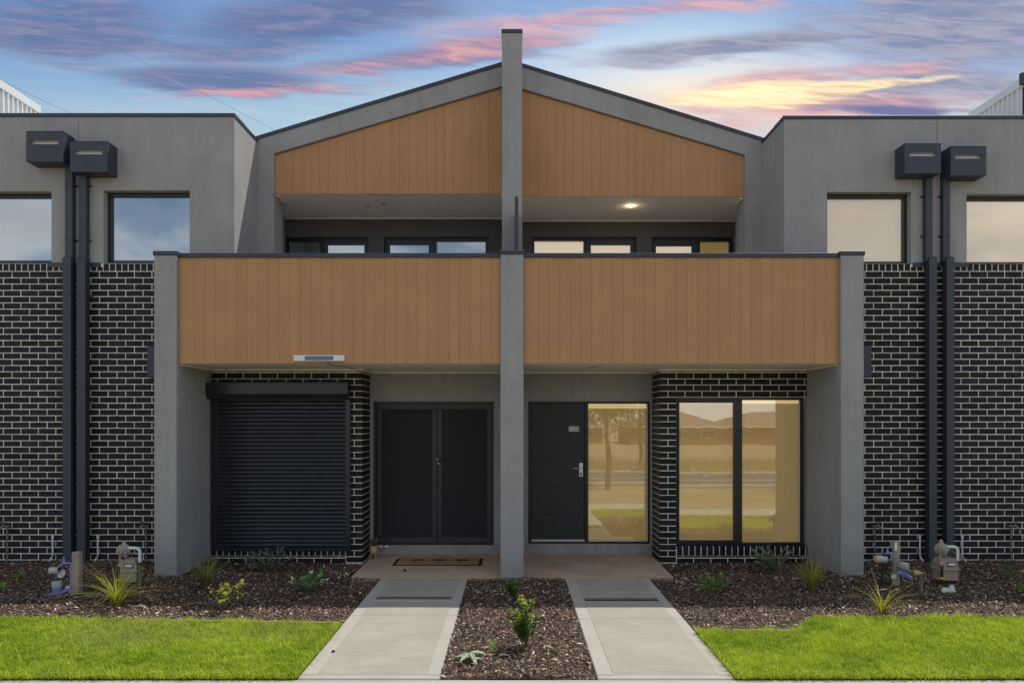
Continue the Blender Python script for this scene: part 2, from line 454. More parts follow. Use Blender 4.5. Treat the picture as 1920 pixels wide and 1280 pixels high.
rnd = random.Random(3)
def bump(x, y):
    return (math.sin(x * 2.1 + 1.3 * y) * .5 + math.sin(x * 5.3 - y * 3.7 + 1) * .25 + math.sin(y * 6.1 + x * .7) * .2) * .018
def mulch_z(x, y):
    ed = min([abs(x - e) for e in PL + PR] + [3])
    if -2.09 < x < 2.07 and y > .0: return -.05
    if -1.67 < x < 1.72 and not (-.572 < x < .655): return -.02
    base = .005
    base += .055 * min(1, max(0, (abs(x) - 3.7) / 1.0)) * min(1, max(0, (y + 1.9) / 1.2))
    if y > .3 and abs(x) < 4.2: base -= .022
    return (base + bump(x, y)) * min(1, ed / .25) - .006 * (1 - min(1, ed / .25))


def grid(x0, x1, y0, y1, step, fz, name, m):
    nx, ny = int((x1 - x0) / step) + 1, int((y1 - y0) / step) + 1
    mb = MB(); xs = np.linspace(x0, x1, nx); yy = np.linspace(y0, y1, ny)
    mb.v = [(x, y, fz(x, y)) for y in yy for x in xs]
    mb.f = [(j * nx + i, j * nx + i + 1, (j + 1) * nx + i + 1, (j + 1) * nx + i) for j in range(ny - 1) for i in range(nx - 1)]
    return struct(name, mb, m, False)


def lawn_top(x):
    wob = .012 * math.sin(x * 11) + .016 * math.sin(x * 4.3 + 1) + .008 * math.sin(x * 27)
    if x < 0: return wob - 1.80 - .23 * min(1, max(0, (x + 5.2) / 3.3))
    t = min(1, max(0, (x - 2.55) / .55)); t = t * t * (3 - 2 * t)
    return wob - 2.28 + .47 * t
grid(-9, PL[0], -3.455, 1.3, .08, lambda x, y: mulch_z(x, y) - .012, 'garden_bed', 'soil')
grid(PL[1], PR[0], -3.455, .3, .08, lambda x, y: mulch_z(x, y) - .012, 'garden_bed', 'soil')
grid(PR[1], 9, -3.455, 1.3, .08, lambda x, y: mulch_z(x, y) - .012, 'garden_bed', 'soil')


def cloud_mesh(name, V, Fc, col, m, label, cat=None, parent=None):
    me = bpy.data.meshes.new(name)
    nv, nf = len(V), len(Fc); k = Fc.shape[1]
    me.vertices.add(nv); me.vertices.foreach_set('co', V.astype(np.float32).ravel())
    me.loops.add(nf * k); me.loops.foreach_set('vertex_index', Fc.astype(np.int32).ravel())
    me.polygons.add(nf); me.polygons.foreach_set('loop_start', np.arange(nf, dtype=np.int32) * k)
    me.update(calc_edges=True)
    a = me.attributes.new('col', 'FLOAT_COLOR', 'POINT')
    a.data.foreach_set('color', np.c_[col, np.ones(nv)].astype(np.float32).ravel())
    me.materials.append(MATS[m])
    o = bpy.data.objects.new(name, me); C.objects.link(o)
    o['kind'] = 'stuff'
    if parent is not None: adopt(o, parent)
    else: o['label'] = label; o['category'] = cat or name
    return o


def chips(name, x0, x1, y0, y1, dens, keep, label):
    n = int((x1 - x0) * (y1 - y0) * dens)
    x = rng.uniform(x0, x1, n); y = rng.uniform(y0, y1, n)
    ok = np.array([keep(a, c) for a, c in zip(x, y)]); x, y = x[ok], y[ok]; n = len(x)
    z = np.array([mulch_z(a, c) for a, c in zip(x, y)])
    L = rng.gamma(2.2, .0085, n) + .006; big = rng.uniform(0, 1, n) < .03; L = np.where(big, L * 2.0, L); W = L * rng.uniform(.16, .5, n); T = W * rng.uniform(.2, .5, n)
    L = np.minimum(L, .12); W = np.minimum(W, .024)
    th = rng.uniform(0, 2 * np.pi, n); pit = rng.normal(0, .38, n); rol = rng.normal(0, .5, n)
    ax = np.stack([np.cos(th) * np.cos(pit), np.sin(th) * np.cos(pit), np.sin(pit)], 1)
    side = np.stack([-np.sin(th) * np.cos(rol), np.cos(th) * np.cos(rol), np.sin(rol)], 1)
    nor = np.cross(ax, side)
    c = np.stack([x, y, z + rng.uniform(-.006, .016, n)], 1)
    V = np.stack([c - ax * L[:, None] * .5, c + side * W[:, None] * .5 - ax * L[:, None] * .1, c + ax * L[:, None] * .5,
                  c - side * W[:, None] * .5 + ax * L[:, None] * .12, c + nor * T[:, None] * .6 + ax * L[:, None] * .05], 1).reshape(-1, 3)
    base = np.arange(n)[:, None, None] * 5
    Fc = (base + np.array([[0, 1, 4], [1, 2, 4], [2, 3, 4], [3, 0, 4]])[None]).reshape(-1, 3)
    pal = np.array([[.072, .038, .024], [.13, .075, .046], [.23, .145, .09], [.42, .30, .20], [.62, .50, .38], [.030, .017, .012]])
    pick = rng.choice(6, n, p=[.30, .23, .15, .10, .06, .16])
    col = pal[pick] * rng.uniform(.8, 1.2, (n, 1))
    return cloud_mesh(name, V, Fc, np.repeat(col, 5, 0), 'chip', label, 'mulch')


def in_left(x, y):
    if y < lawn_top(x) - .04 or x > PL[0] - .005: return False
    if x < -4.52: return y < .80
    if x < -4.23: return y < -.01
    if x < -2.06: return y < 1.02
    return y < .04
def in_right(x, y):
    if y < lawn_top(x) - .04 or x < PR[1] + .005: return False
    if x > 4.42: return y < .80
    if x > 4.12: return y < -.01
    if x > 2.04: return y < 1.02
    return y < .04
chips('bark_mulch', -8, PL[0], -2.2, 1.05, 5200, in_left, 'brown bark chips covering the bed in front of the roller shutter')
chips('bark_mulch', PL[1] + .005, PR[0] - .005, -3.445, .04, 5800, lambda x, y: not (-.17 < x < .14 and y > -.01), 'brown bark chips in the narrow bed between the two paths')
chips('bark_mulch', PR[1], 8, -2.4, 1.05, 5200, in_right, 'brown bark chips covering the bed in front of the lit window')
# garden edging battens
for i, (xa, xb, lab) in enumerate(((-3.6, PL[0] - .02, 'thin weathered timber edging batten between roller shutter bed and lawn'), (PR[1] + .02, 2.72, 'thin weathered timber edging batten between lit window bed and lawn'))):
    mb = MB(); ya, yb = lawn_top(xa) + .01, lawn_top(xb) + .01
    if i == 1: ya = yb = -2.27
    vs = [(xa, ya, -.05), (xb, yb, -.05), (xb, yb, .028), (xa, ya, .028), (xa, ya + .018, -.05), (xb, yb + .018, -.05), (xb, yb + .018, .028), (xa, ya + .018, .028)]
    mb.add(vs, [(0, 1, 2, 3), (7, 6, 5, 4), (3, 2, 6, 7), (0, 4, 5, 1), (1, 5, 6, 2), (0, 3, 7, 4)])
    tag(mb.build('garden_edging', 'timber_edge'), lab, 'edging', 'timber garden edging')


def lawn(name, x0, x1, label, keepx):
    y0 = -3.45
    mb = MB(); n = 60; vs = []
    for i in range(n + 1):
        x = x0 + (x1 - x0) * i / n; vs += [(x, y0, .004), (x, lawn_top(x), .004)]
    mb.add(vs, [(2 * i, 2 * i + 2, 2 * i + 3, 2 * i + 1) for i in range(n)])
    struct('lawn', mb, 'lawn_soil')
    N = int((x1 - x0) * 1.6 * 21000)
    x = rng.uniform(x0, x1, N); lt = np.array([lawn_top(a) for a in x]); y = rng.uniform(0, 1, N) * (lt + .03 - y0) + y0 - .03
    def vn(sc):                                # smooth random field
        g = rng.uniform(0, 1, (80, 400)); fx, fy = (x + 9) * sc, (y + 4) * sc; ix, iy = fx.astype(int) % 398, fy.astype(int) % 78; tx, ty = fx % 1, fy % 1
        tx, ty = tx * tx * (3 - 2 * tx), ty * ty * (3 - 2 * ty)
        return (g[iy, ix] * (1 - tx) + g[iy, ix + 1] * tx) * (1 - ty) + (g[iy + 1, ix] * (1 - tx) + g[iy + 1, ix + 1] * tx) * ty
    patch = vn(2.2) * .6 + vn(5.5) * .4; p2 = vn(17) * .6 + vn(30) * .4
    h = rng.uniform(.018, .058, N) * (.35 + .5 * patch + .9 * p2); wd = rng.uniform(.0013, .0028, N)
    az = rng.uniform(0, 2 * np.pi, N); lean = rng.gamma(2, .22, N)
    edge = (y < y0 + .035) | (y > lt - .03) | (x > x1 - .03) * (x1 < 0) | (x < x0 + .03) * (x0 > 0)
    h = np.where(edge, h * rng.uniform(.6, 1.5, N), h); lean = np.where(edge, lean * 1.7 + .2, lean)
    d = np.stack([np.cos(az), np.sin(az), 0 * az], 1); sd_ = np.stack([-np.sin(az), np.cos(az), 0 * az], 1)
    b0 = np.stack([x, y, 0 * x + .003], 1)
    up = np.array([0, 0, 1.])
    mid = b0 + d * (h * lean * .35)[:, None] + up * (h * .6)[:, None]
    tip = b0 + d * (h * lean)[:, None] + up * (h * (1 - .22 * np.minimum(lean, 1.5)))[:, None]
    V = np.stack([b0 - sd_ * wd[:, None], b0 + sd_ * wd[:, None], mid + sd_ * wd[:, None] * .8, mid - sd_ * wd[:, None] * .8, tip], 1).reshape(-1, 3)
    base = np.arange(N)[:, None, None] * 5
    Fc = (base + np.array([[0, 1, 2], [0, 2, 3], [3, 2, 4]])[None]).reshape(-1, 3)
    g0 = np.array([.27, .40, .020]); g1 = np.array([.62, .72, .058]); g2 = np.array([.42, .40, .16])
    tt = np.clip(rng.normal(.45, .28, N) + .9 * (patch - .5) + .8 * (p2 - .5), 0, 1)[:, None]
    col = g0 * (1 - tt) + g1 * tt
    dry = (rng.uniform(0, 1, N) < (.03 + .35 * np.clip((vn(1.3) - .68) * 4, 0, 1)))[:, None]
    col = np.where(dry, g2, col)
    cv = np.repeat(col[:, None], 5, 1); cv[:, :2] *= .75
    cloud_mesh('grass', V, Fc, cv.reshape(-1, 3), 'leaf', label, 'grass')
lawn('lawn', -7.2, PL[0] + .004, 'bright green mown lawn below the roller shutter bed', None)
lawn('lawn', PR[1] - .004, 7.2, 'bright green mown lawn below the lit window bed', None)

# ------------------------------------------------------------------ brickwork
BR_MESH = {}
def brick_mesh(L, hh, dep, m='brick'):
    k = (round(L, 3), round(hh, 3), round(dep, 3))
    if k not in BR_MESH:
        BR_MESH[k] = MB().box(-L / 2, L / 2, 0, dep, -hh / 2, hh / 2, .0035).mesh('brick', m)
    return BR_MESH[k]


class Bricks:
    """collects bricks of one house: at most 300 single ones, the rest joined"""
    def __init__(s, part_, limit=300): s.part = part_; s.items = []; s.limit = limit
    def add(s, x, y, z, L, hh, dep=.1, rz=0.0, score=1.0): s.items.append((score, x, y, z, L, hh, dep, rz))
    def course(s, xa, xb, z, hh, y, phase, holes=(), dep=.1, score=1.0, mod=.24, gap=.01):
        k0 = math.floor((xa - phase) / mod) - 1
        for k in range(k0, int((xb - xa) / mod) + k0 + 4):
            a, b = phase + k * mod + gap / 2, phase + (k + 1) * mod - gap / 2
            a, b = max(a, xa), min(b, xb)
            segs = [(a, b)] if b > a else []
            for h in holes:
                if h[2] < z < h[3]:
                    ns = []
                    for p, q in segs:
                        if q <= h[0] or p >= h[1]: ns.append((p, q)); continue
                        if p < h[0]: ns.append((p, h[0]))
                        if q > h[1]: ns.append((h[1], q))
                    segs = ns
            for p, q in segs:
                if q - p > .025: s.add((p + q) / 2, y, z, q - p, hh, dep, 0, score if -7.1 < (p + q) / 2 < 7.05 else 0)
    def finish(s):
        r = random.Random(5)
        it = sorted(s.items, key=lambda q: -(q[0] * (1000 if q[4] > .2 else 10) + r.random()))
        rest = MB()
        for i, (sc, x, y, z, L, hh, dep, rz) in enumerate(it):
            jy = r.uniform(-.0016, .0006); jr = r.uniform(-.004, .004)
            if i < s.limit and sc > 0:
                o = bpy.data.objects.new('brick', brick_mesh(L, hh, dep)); C.objects.link(o); adopt(o, s.part)
                o.location = (x, y + (jy if rz == 0 else 0), z); o.rotation_euler = (0, jr * .5, rz + jr)
            else:
                me = MB().box(-L / 2, L / 2, 0, dep, -hh / 2, hh / 2, .0035)
                c_, s_ = math.cos(rz), math.sin(rz)
                rest.add([(x + c_ * p[0] - s_ * p[1], y + s_ * p[0] + c_ * p[1] + (jy if rz == 0 else 0), z + p[2]) for p in me.v], me.f)
        if rest.v: rest.build('brick', 'brick', s.part, kind='stuff')


# ------------------------------------------------------------------ side houses
YB, YR = .818, .800                           # brick face, render face
def window(parent, x0, x1, z0, z1, y, fw, gm, bm, mull=(), decal=()):
    """frame + pane(s) + blind in an opening; y = frame face"""
    wn = bpy.data.objects.new('window', None); C.objects.link(wn); adopt(wn, parent)
    edges = [x0] + [m_ for m_ in mull] + [x1]
    part('frame', 'metal_black', wn, (x0, x1, y, y + .07, z1 - fw, z1), (x0, x1, y, y + .07, z0, z0 + fw), (x0, x0 + fw, y + .001, y + .069, z0 + fw, z1 - fw), (x1 - fw, x1, y + .001, y + .069, z0 + fw, z1 - fw))
    for q in mull: part('mullion', 'metal_black', wn, (q - fw, q + fw, y - .004, y + .068, z0 + fw, z1 - fw))
    for i in range(len(edges) - 1):
        a = edges[i] + fw; b = edges[i + 1] - fw
        MB().box(a, b, y + .03, y + .036, z0 + fw, z1 - fw).build('pane', gm, wn)
        MB().box(a - .01, b + .01, y + .074, y + .078, z0, z1).build('blind', bm, wn)
    return wn


def rain_head(px0, px1, py0, py1, pipe, low, mirror, label):
    y0 = YR - .243
    s = S(y0); x0, x1 = WX(px0, y0), WX(px1, y0); z1, z0 = WZ(py0, y0), WZ(py1, y0)
    d = thing('downpipe', label, 'downpipe', ((x0 + x1) / 2, YR, .05), 'rain heads with square downpipes')
    sx0 = x0 + (x1 - x0) * .12; sx1 = x1 - (x1 - x0) * .13; sz1 = z1 - (z1 - z0) * .29; sz0 = z1 - (z1 - z0) * .42
    if mirror: sx0, sx1 = x0 + (x1 - x0) * .13, x1 - (x1 - x0) * .12
    t = .004
    h = MB()
    h.box(x0, x1, y0, y0 + t, sz1, z1); h.box(x0, x1, y0, y0 + t, z0, sz0); h.box(x0, sx0, y0, y0 + t, sz0, sz1); h.box(sx1, x1, y0, y0 + t, sz0, sz1)
    h.box(x0, x0 + t, y0 + t, YR, z0, z1); h.box(x1 - t, x1, y0 + t, YR, z0, z1); h.box(x0 + t, x1 - t, y0 + t, YR, z0, z0 + t)
    h.box(x0 - .004, x1 + .004, y0 - .004, YR, z1, z1 + .006)
    hd = h.build('rain_head', 'metal_dark', d)
    MB().box(x0 + .01, x1 - .01, y0 + .05, y0 + .054, z0 + .02, z1 - .01).build('inner_box', 'plate_white', hd)
    MB().quad((sx0 - .01, y0 + .005, sz0 - .004), (sx1 + .01, y0 + .005, sz0 - .004), (sx1 + .01, y0 + .05, sz0 + .02), (sx0 - .01, y0 + .05, sz0 + .02)).build('overflow_lip', 'plate_white', hd)
    pa, pb = WX(pipe[0], YR - .09), WX(pipe[1], YR - .09)
    zs = WZ(490, YR)
    part('pipe', 'metal_dark', d, (pa, pb, YR - .085, YR - .01, zs - .02, z0 + .01))
    pj = [WZ(q, YR - .08) for q in ((346, 449) if not mirror else (366, 441))]
    for q in pj:
        part('bracket', 'metal_dark', d, (pa - .004, pb + .004, YR - .089, YR - .004, q - .012, q + .012), (pa - .03, pb + .03, YR - .006, YR - .0005, q - .012, q + .012))
        sx = pb + .018 if not mirror else pa - .018
        MB().lathe((sx, YR - .012, q), [(.012, .012), (.012, -.004), (.006, -.008)], 10, 'y').build('screw', 'metal_black', d, True)
    la, lb = WX(low[0], YB - .13), WX(low[1], YB - .13)
    z_ = zs
    mb = MB(); mb.prism_x([(YB - .13, .02), (YB - .03, .02), (YB - .03, z_ + .03), (YB - .06, z_ + .055), (YB - .10, z_ + .045), (YB - .13, z_ + .02)], la, lb)
    lp = mb.build('lower_pipe', 'metal_dark', d)
    for q in (WZ(552, YB - .1), WZ(753, YB - .1), WZ(986, YB - .1)):
        part('bracket', 'metal_dark', d, (la - .004, lb + .004, YB - .134, YB - .02, q - .012, q + .012), (la - .035, lb + .035, YB - .02, YB - .004, q - .012, q + .012))
        sx = lb + .022 if not mirror else la - .022
        MB().lathe((sx, YB - .024, q), [(.006, .006), (.006, -.004)], 8, 'y').build('screw', 'steel', d, True)
    return d


def side_house(sgn):
    L = sgn < 0
    if L:
        h = thing('townhouse', 'grey rendered townhouse above black brick, square windows with pale blue blinds', 'townhouse', (-6, .82, 0), 'row of attached townhouses')
        xi, xo = -3.822, -9.5; xbi = -4.519; top = 6.145
        holes = [(-7.55, WX(96.5, YR), WZ(493, YR), WZ(359, YR)), (WX(194, YR), WX(356, YR), WZ(493, YR), WZ(357, YR))]
        phase = -6.883
    else:
        h = thing('townhouse', 'grey rendered townhouse above black brick, square windows glowing warm cream', 'townhouse', (6, .82, 0), 'row of attached townhouses')
        xi, xo = 3.716, 9.5; xbi = 4.418; top = 6.115
        holes = [(WX(1550.6, YR), WX(1708.4, YR), WZ(495, YR), WZ(360, YR)), (WX(1812.4, YR), 7.45, WZ(496, YR), WZ(364, YR))]
        phase = 5.075
    a, b = min(xi, xo), max(xi, xo)
    zb = WZ(493.5, YR)
    wr = wall(a, b, zb, top, holes, YR, .2).build('rendered_wall', 'render', h)
    xj = WX(147, YR) if L else WX(1757, YR)
    part('control_joint', 'render_dark', h, (xj - .003, xj + .003, YR - .0015, YR + .01, holes[0][3] + .03, top - .01), b=0)
    part('core', 'render', h, (a, b, YR + .2, 8, zb - 1.3, top - .15), b=0)
    part('parapet', 'render', h, (xi - .2 * (1 if not L else -1) * (-1), xi, YR + .2, 8, top - .15, top - .001), (*((a, xi - .2) if L else (xi + .2, b)), YR + .2, YR + .34, top - .149, top - .002), b=0)
    ov = .012
    part('parapet_cap', 'metal_dark', h, (a, xi + .012 if L else b, YR - ov, YR + .36, top, top + .052), b=.004) if L else part('parapet_cap', 'metal_dark', h, (xi - .012, b, YR - ov, YR + .36, top, top + .052), b=.004)
    if L: part('parapet_cap', 'metal_dark', h, (xi - .22, xi + .012, YR + .362, 8, top, top + .045), b=.004)
    else: part('parapet_cap', 'metal_dark', h, (xi - .012, xi + .22, YR + .362, 8, top, top + .045), b=.004)
    for q in holes:
        window(h, q[0] + .004, q[1] - .004, q[2] + .012, q[3] - .012, YR + .10, .045, 'glass' if L else 'glass_warm', 'blind' if L else 'lit_upper')
    # brick storey
    xa, xb = min(xbi, xo), max(xbi, xo)
    bw = bpy.data.objects.new('brick_wall', None); C.objects.link(bw); adopt(bw, h)
    mq = MB().box(xa, xb, YB + .0025, YB + .3, -.05, zb - .11); mq.box(xa, xb, YB - .0095, YB + .29, zb - .1095, zb - .004); mq.build('mortar', 'mortar', bw)
    B = Bricks(bw)
    ztop = zb - .006; rl = .098
    n = int((xb - xa) / .086)
    hp = [(WX(90, YB), WX(190, YB))] if L else [(WX(1710, YB), WX(1815, YB))]
    for k in range(n):
        x = xa + .043 + k * .086 + .004
        hh = rl if not (hp[0][0] < x < hp[0][1]) else rl - .045
        B.add(x, YB - .012, ztop - rl + hh / 2, .076, hh, .1, 0, .5 if abs(x) < 7.1 else 0)
    fl = hp[0]
    part('flashing', 'metal_dark', h, (fl[0], fl[1], YB - .02, YB + .01, ztop - .045, ztop + .018))
    z = ztop - rl - .01; c = 0
    while z > 0:
        B.course(xa, xb, z - .038, .076, YB, phase + (.12 if c % 2 else 0)); z -= .086; c += 1
    B.finish()
    return h


side_house(-1); side_house(1)
rain_head(49, 118.4, 247, 303, (121, 135.2), (117, 133), False, 'taller dark rain head and downpipe, paired on wall with pale blue windows')
rain_head(131.5, 201, 266, 322, (147, 161.3), (143.5, 160), False, 'lower overlapping dark rain head and downpipe, wall with pale blue windows')
rain_head(1696.4, 1764.3, 270, 325, (1736.5, 1749), (1742.5, 1757), True, 'dark rain head and downpipe by the cream lit window, nearer the balcony')
rain_head(1782.6, 1849.4, 275, 329, (1769.5, 1782), (1775.5, 1789.5), True, 'dark rain head and downpipe by the cream lit window, farther from balcony')

# white ribbed party walls rising behind the parapets
for L in (True, False):
    if L: x, th, ya, yb, zt, lab = -7.5, -.25, 1.2, 2.28, 6.95, 'white ribbed metal party wall rising above the roof with pale blue windows'
    else: x, th, ya, yb, zt, lab = 7.2, .25, 1.09, 2.23, 6.82, 'white ribbed metal party wall rising above the roof with cream lit windows'
    pw = thing('party_wall', lab, 'party wall', (x, ya, 5.9))
    part('core', 'render_dark', pw, (x + th * .12, x + th, ya, yb, 5.9, zt - .05))  # shade of the front face is put into the dark render colour
    sg = -1 if th > 0 else 1
    mb = MB(); yy = ya + .01; prof = []
    while yy < yb - .03:
        prof += [(yy, 0), (yy + .045, 0), (yy + .055, .028), (yy + .08, .028), (yy + .09, 0)]; yy += .1
    vs = [(x + sg * o, q, z) for z in (5.9, zt - .1) for q, o in prof]; n = len(prof)
    mb.add(vs, [(i, i + 1, n + i + 1, n + i) for i in range(n - 1)]); mb.build('cladding', 'cladding_white', pw)
    part('top_trim', 'cladding_white', pw, (x + th, x + sg * .035, ya + .012, yb + .012, zt - .12, zt))
    part('corner_trim', 'cladding_white', pw, (x + th * .1, x + sg * .035, yb - .05, yb + .01, 5.9, zt - .121))
    part('front_cap', 'metal_dark', pw, (x + th * 1.1, x + sg * .05, ya - .05, ya + .01, zt - .1, zt + .06))

# ------------------------------------------------------------------ the two balcony houses
YC, YF, YW, YD, YG, YP, YU = 0.0, .055, 1.037, 1.571, 1.66, 2.07, 2.96
ZS = 2.713; ZTOP = WZ(483, YF); 
BLADE_L = (-.158, .132)
def town(L):
    s = -1 if L else 1
    if L: h = thing('townhouse', 'tan boarded balcony townhouse with closed black roller shutter and screen doors', 'townhouse', (-2.2, 1.0, 0), 'row of attached townhouses')
    else: h = thing('townhouse', 'tan boarded balcony townhouse with warmly lit windows and black front door', 'townhouse', (2.2, 1.0, 0), 'row of attached townhouses')
    co, ci = (-4.517, -4.235) if L else (4.414, 4.128)         # blade wall outer / inner faces
    ctr = BLADE_L[0] if L else BLADE_L[1]
    lo = lambda *p: (min(p), max(p))
    # side blade wall with cap
    x0, x1 = lo(co, ci); ct = WZ(478.5, YC)
    part('blade_wall', 'render', h, (x0, x1, YC, YW + .3, -.15, ct), b=.004)
    part('blade_cap', 'metal_dark', h, (x0 - .012, x1 + .012, YC - .012, YW, ct + .001, ct + .052))
    # balcony slab, soffit, moulding
    x0, x1 = lo(ci, ctr)
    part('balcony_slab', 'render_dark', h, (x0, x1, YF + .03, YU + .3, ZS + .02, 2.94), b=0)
    part('bounce_floor', 'pale_bounce', h, (x0, x1, YF + .125, YU - .002, 2.941, 2.955), b=0)  # unseen floor layer, added pale to bounce sun onto the upper soffit
    part('soffit', 'soffit', h, (x0, x1, YF + .028, YD + .02, ZS, ZS + .018), b=0)
    px_ = -2.116 if L else 2.06                                 # pier corner
    m_ = .03
    part('soffit_moulding', 'moulding', h, (*lo(ci, px_ - s * .0), YW - m_, YW - .001, ZS - m_, ZS - .001), (*lo(px_, px_ - s * m_), YW - m_, YD - m_ - .001, ZS - m_ - .0005, ZS - .0015), (*lo(px_ - s * m_, ctr), YD - m_, YD - .001, ZS - m_, ZS - .001), (*lo(ci, ci - s * m_), YF + .03, YW - m_ - .001, ZS - m_, ZS - .001), b=.006)
    # balustrade boards
    bal = bpy.data.objects.new('balustrade', None); C.objects.link(bal); adopt(bal, h)
    part('backing', 'board', bal, (x0, x1, YF + .016, YF + .12, ZS + .005, ZTOP), b=0)
    bp = .1345; zb0 = WZ(681.5, YF)
    n = int((x1 - x0) / bp) + 1; off = .06 if L else .055
    xs = [x0 + .003] + [x0 + off + bp * k for k in range(1, n + 2) if x0 + off + bp * k < x1 - .02] + [x1 - .003]
    for a, b in zip(xs, xs[1:]):
        part('board', 'board', bal, (a + .0007, b - .0007, YF, YF + .018, zb0, ZTOP - .001), b=.0022)
    zc_ = WZ(475, YF)
    part('balustrade_cap', 'metal_dark', bal, (x0 + .002, x1 - .002, YF - .02, YF + .15, ZTOP, zc_), b=.0015)
    # gable frame
    P = lambda px, py, Y: (WX(px, Y), WZ(py, Y))
    if L:
        o1, o2, i2, i1 = P(480, 260, YG), P(941, 124, YG), P(941, 161.5, YG), P(513.5, 287.7, YG)
        c1, c2 = P(476, 257.5, YG), P(941, 117, YG); bb = P(516, 361.7, YG)[1]
    else:
        o1, o2, i2, i1 = P(1428, 263.5, YG), P(979, 125, YG), P(979, 166, YG), P(1397, 290.3, YG)
        c1, c2 = P(1436, 260.5, YG), P(979, 119.5, YG); bb = P(1390, 366.8, YG)[1]
    xo_ = -3.821 if L else 3.715
    mb = MB(); pts = [(xo_, 2.9), (xo_, o1[1]), o2, i2, i1, (i1[0], 2.9)]
    pts = pts if L else pts[::-1]
    mb.prism(pts[:], YG, YP); mb.build('gable_frame', 'render', h)
    t_ = .052
    mb = MB(); mb.prism([(c1[0], c1[1] - t_), (c2[0], c2[1] - t_), c2, c1], YG - .015, YP + .05); mb.build('gable_cap', 'metal_dark', h)
    # roof body behind the gable
    mb = MB(); mb.prism([(c1[0], bb + .03), (ctr, bb + .03), (ctr, c2[1] - .06), (c1[0], c1[1] - .06)], YG + .08, 8); mb.build('roof', 'roof_sheet', h)
    # gable boards
    gb = bpy.data.objects.new('gable_cladding', None); C.objects.link(gb); adopt(gb, h)
    xi_, xc = i1[0], i2[0]
    a0, a1 = lo(xi_, xc)
    mb = MB(); mb.prism([(xi_, bb + .002), (xc, bb + .002), (xc, i2[1] - .02), (xi_, i1[1] - .02)], YG + .0605, YG + .075); mb.build('backing', 'board', gb)
    def topz(x): t = (x - i1[0]) / (i2[0] - i1[0]); return i1[1] + (i2[1] - i1[1]) * t
    pitch = .1335; k = int((a1 - a0) / pitch) + 1
    xs = [a0] + [a0 + (.137 if L else .105) + pitch * j for j in range(k + 1) if a0 + (.137 if L else .105) + pitch * j < a1 - .02] + [a1]
    for a, b in zip(xs, xs[1:]):
        a, b = a + .0007, b - .0007; c = .0022
        za, zb2 = topz(a) - .012, topz(b) - .012
        mb = MB(); y = YG + .045
        vs = [(a, y + c, bb), (b, y + c, bb), (b, y + c, zb2), (a, y + c, za), (a + c, y, bb + c), (b - c, y, bb + c), (b - c, y, zb2), (a + c, y, za), (a, y + .016, bb), (b, y + .016, bb), (b, y + .016, zb2), (a, y + .016, za)]
        mb.add(vs, [(4, 5, 6, 7), (0, 1, 5, 4), (1, 2, 6, 5), (2, 3, 7, 6), (3, 0, 4, 7), (8, 9, 1, 0), (9, 10, 2, 1), (11, 8, 0, 3)])
        mb.build('board', 'board', gb)
    # upper soffit + rear wall with doors
    xw = -3.95 if L else 3.86
    x0, x1 = lo(xw, ctr)
    xs0, xs1 = lo(xi_, ctr)
    part('upper_soffit', 'soffit', h, (xs0, xs1, YG + .064, YU + .01, bb + .0015, bb + .028), (*lo(xw, xi_ - s * .004), YP + .002, YU + .01, bb + .0015, bb + .028), b=0)
    part('upper_moulding', 'moulding', h, (x0, x1, YU - .03, YU - .001, bb - .03, bb), (*lo(xi_, xi_ - s * .03), YG + .07, YP, bb - .03, bb), (*lo(ctr, ctr + s * .03), YG + .07, YU - .031, bb - .03, bb), b=.005)
    xp = WX(736 if L else 1180, 2.3)
    part('soffit_joint', 'moulding', h, (xp - .006, xp + .006, YG + .07, YU - .031, bb - .002, bb + .001), b=0) if L else None
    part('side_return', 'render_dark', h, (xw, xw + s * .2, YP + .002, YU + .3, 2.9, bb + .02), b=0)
    zh = WZ(444 if L else 444, YU); zf = 2.96
    U = lambda p: WX(p, YU)
    if L: ops = [(U(534.5), U(691), 0), (U(719.5), U(916), 1)]
    else: ops = [(U(998), U(1193.5), 1), (U(1222), U(1376), 0)]
    holes = [(a, b, zf, zh) for a, b, _ in ops]
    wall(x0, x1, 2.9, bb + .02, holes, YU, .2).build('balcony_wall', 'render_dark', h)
    part('rear_core', 'render', h, (x0, x1, YU + .3, 8, 2.9, bb + .02), b=0)
    def door_u(a, b, gm, bm, ztop_):
        d = bpy.data.objects.new('balcony_door', None); C.objects.link(d); adopt(d, h); y = YU + .07
        fw = .085
        part('frame', 'metal_dark', d, (a, a + .03, y, y + .08, zf, zh - .03), (b - .03, b, y, y + .08, zf, zh - .03), (a, b, y - .001, y + .081, zh - .03, zh - .004))
        part('leaf', 'metal_dark', d, (a + .031, a + fw, y + .015, y + .06, zf + .02, zh - .032), (b - fw, b - .031, y + .015, y + .06, zf + .02, zh - .032), (a + fw, b - fw, y + .016, y + .059, ztop_, zh - .032), (a + fw, b - fw, y + .016, y + .059, zf + .02, zf + .16))
        MB().box(a + fw, b - fw, y + .03, y + .036, zf + .16, ztop_).build('pane', gm, d)
        MB().box(a + .03, b - .03, y + .10, y + .104, zf + .02, zh - .03).build('blind', bm, d)
        MB().tube([(b - .06 if L else a + .06, y + .015, 4.0), (b - .06 if L else a + .06, y - .04, 4.0), (b - .16 if L else a + .16, y - .04, 4.0)], .009, 8).build('handle', 'steel', d, True)
    zt_ = WZ(457, YU)
    gm, bm = ('glass', 'blind') if L else ('glass_warm', 'lit_upper')
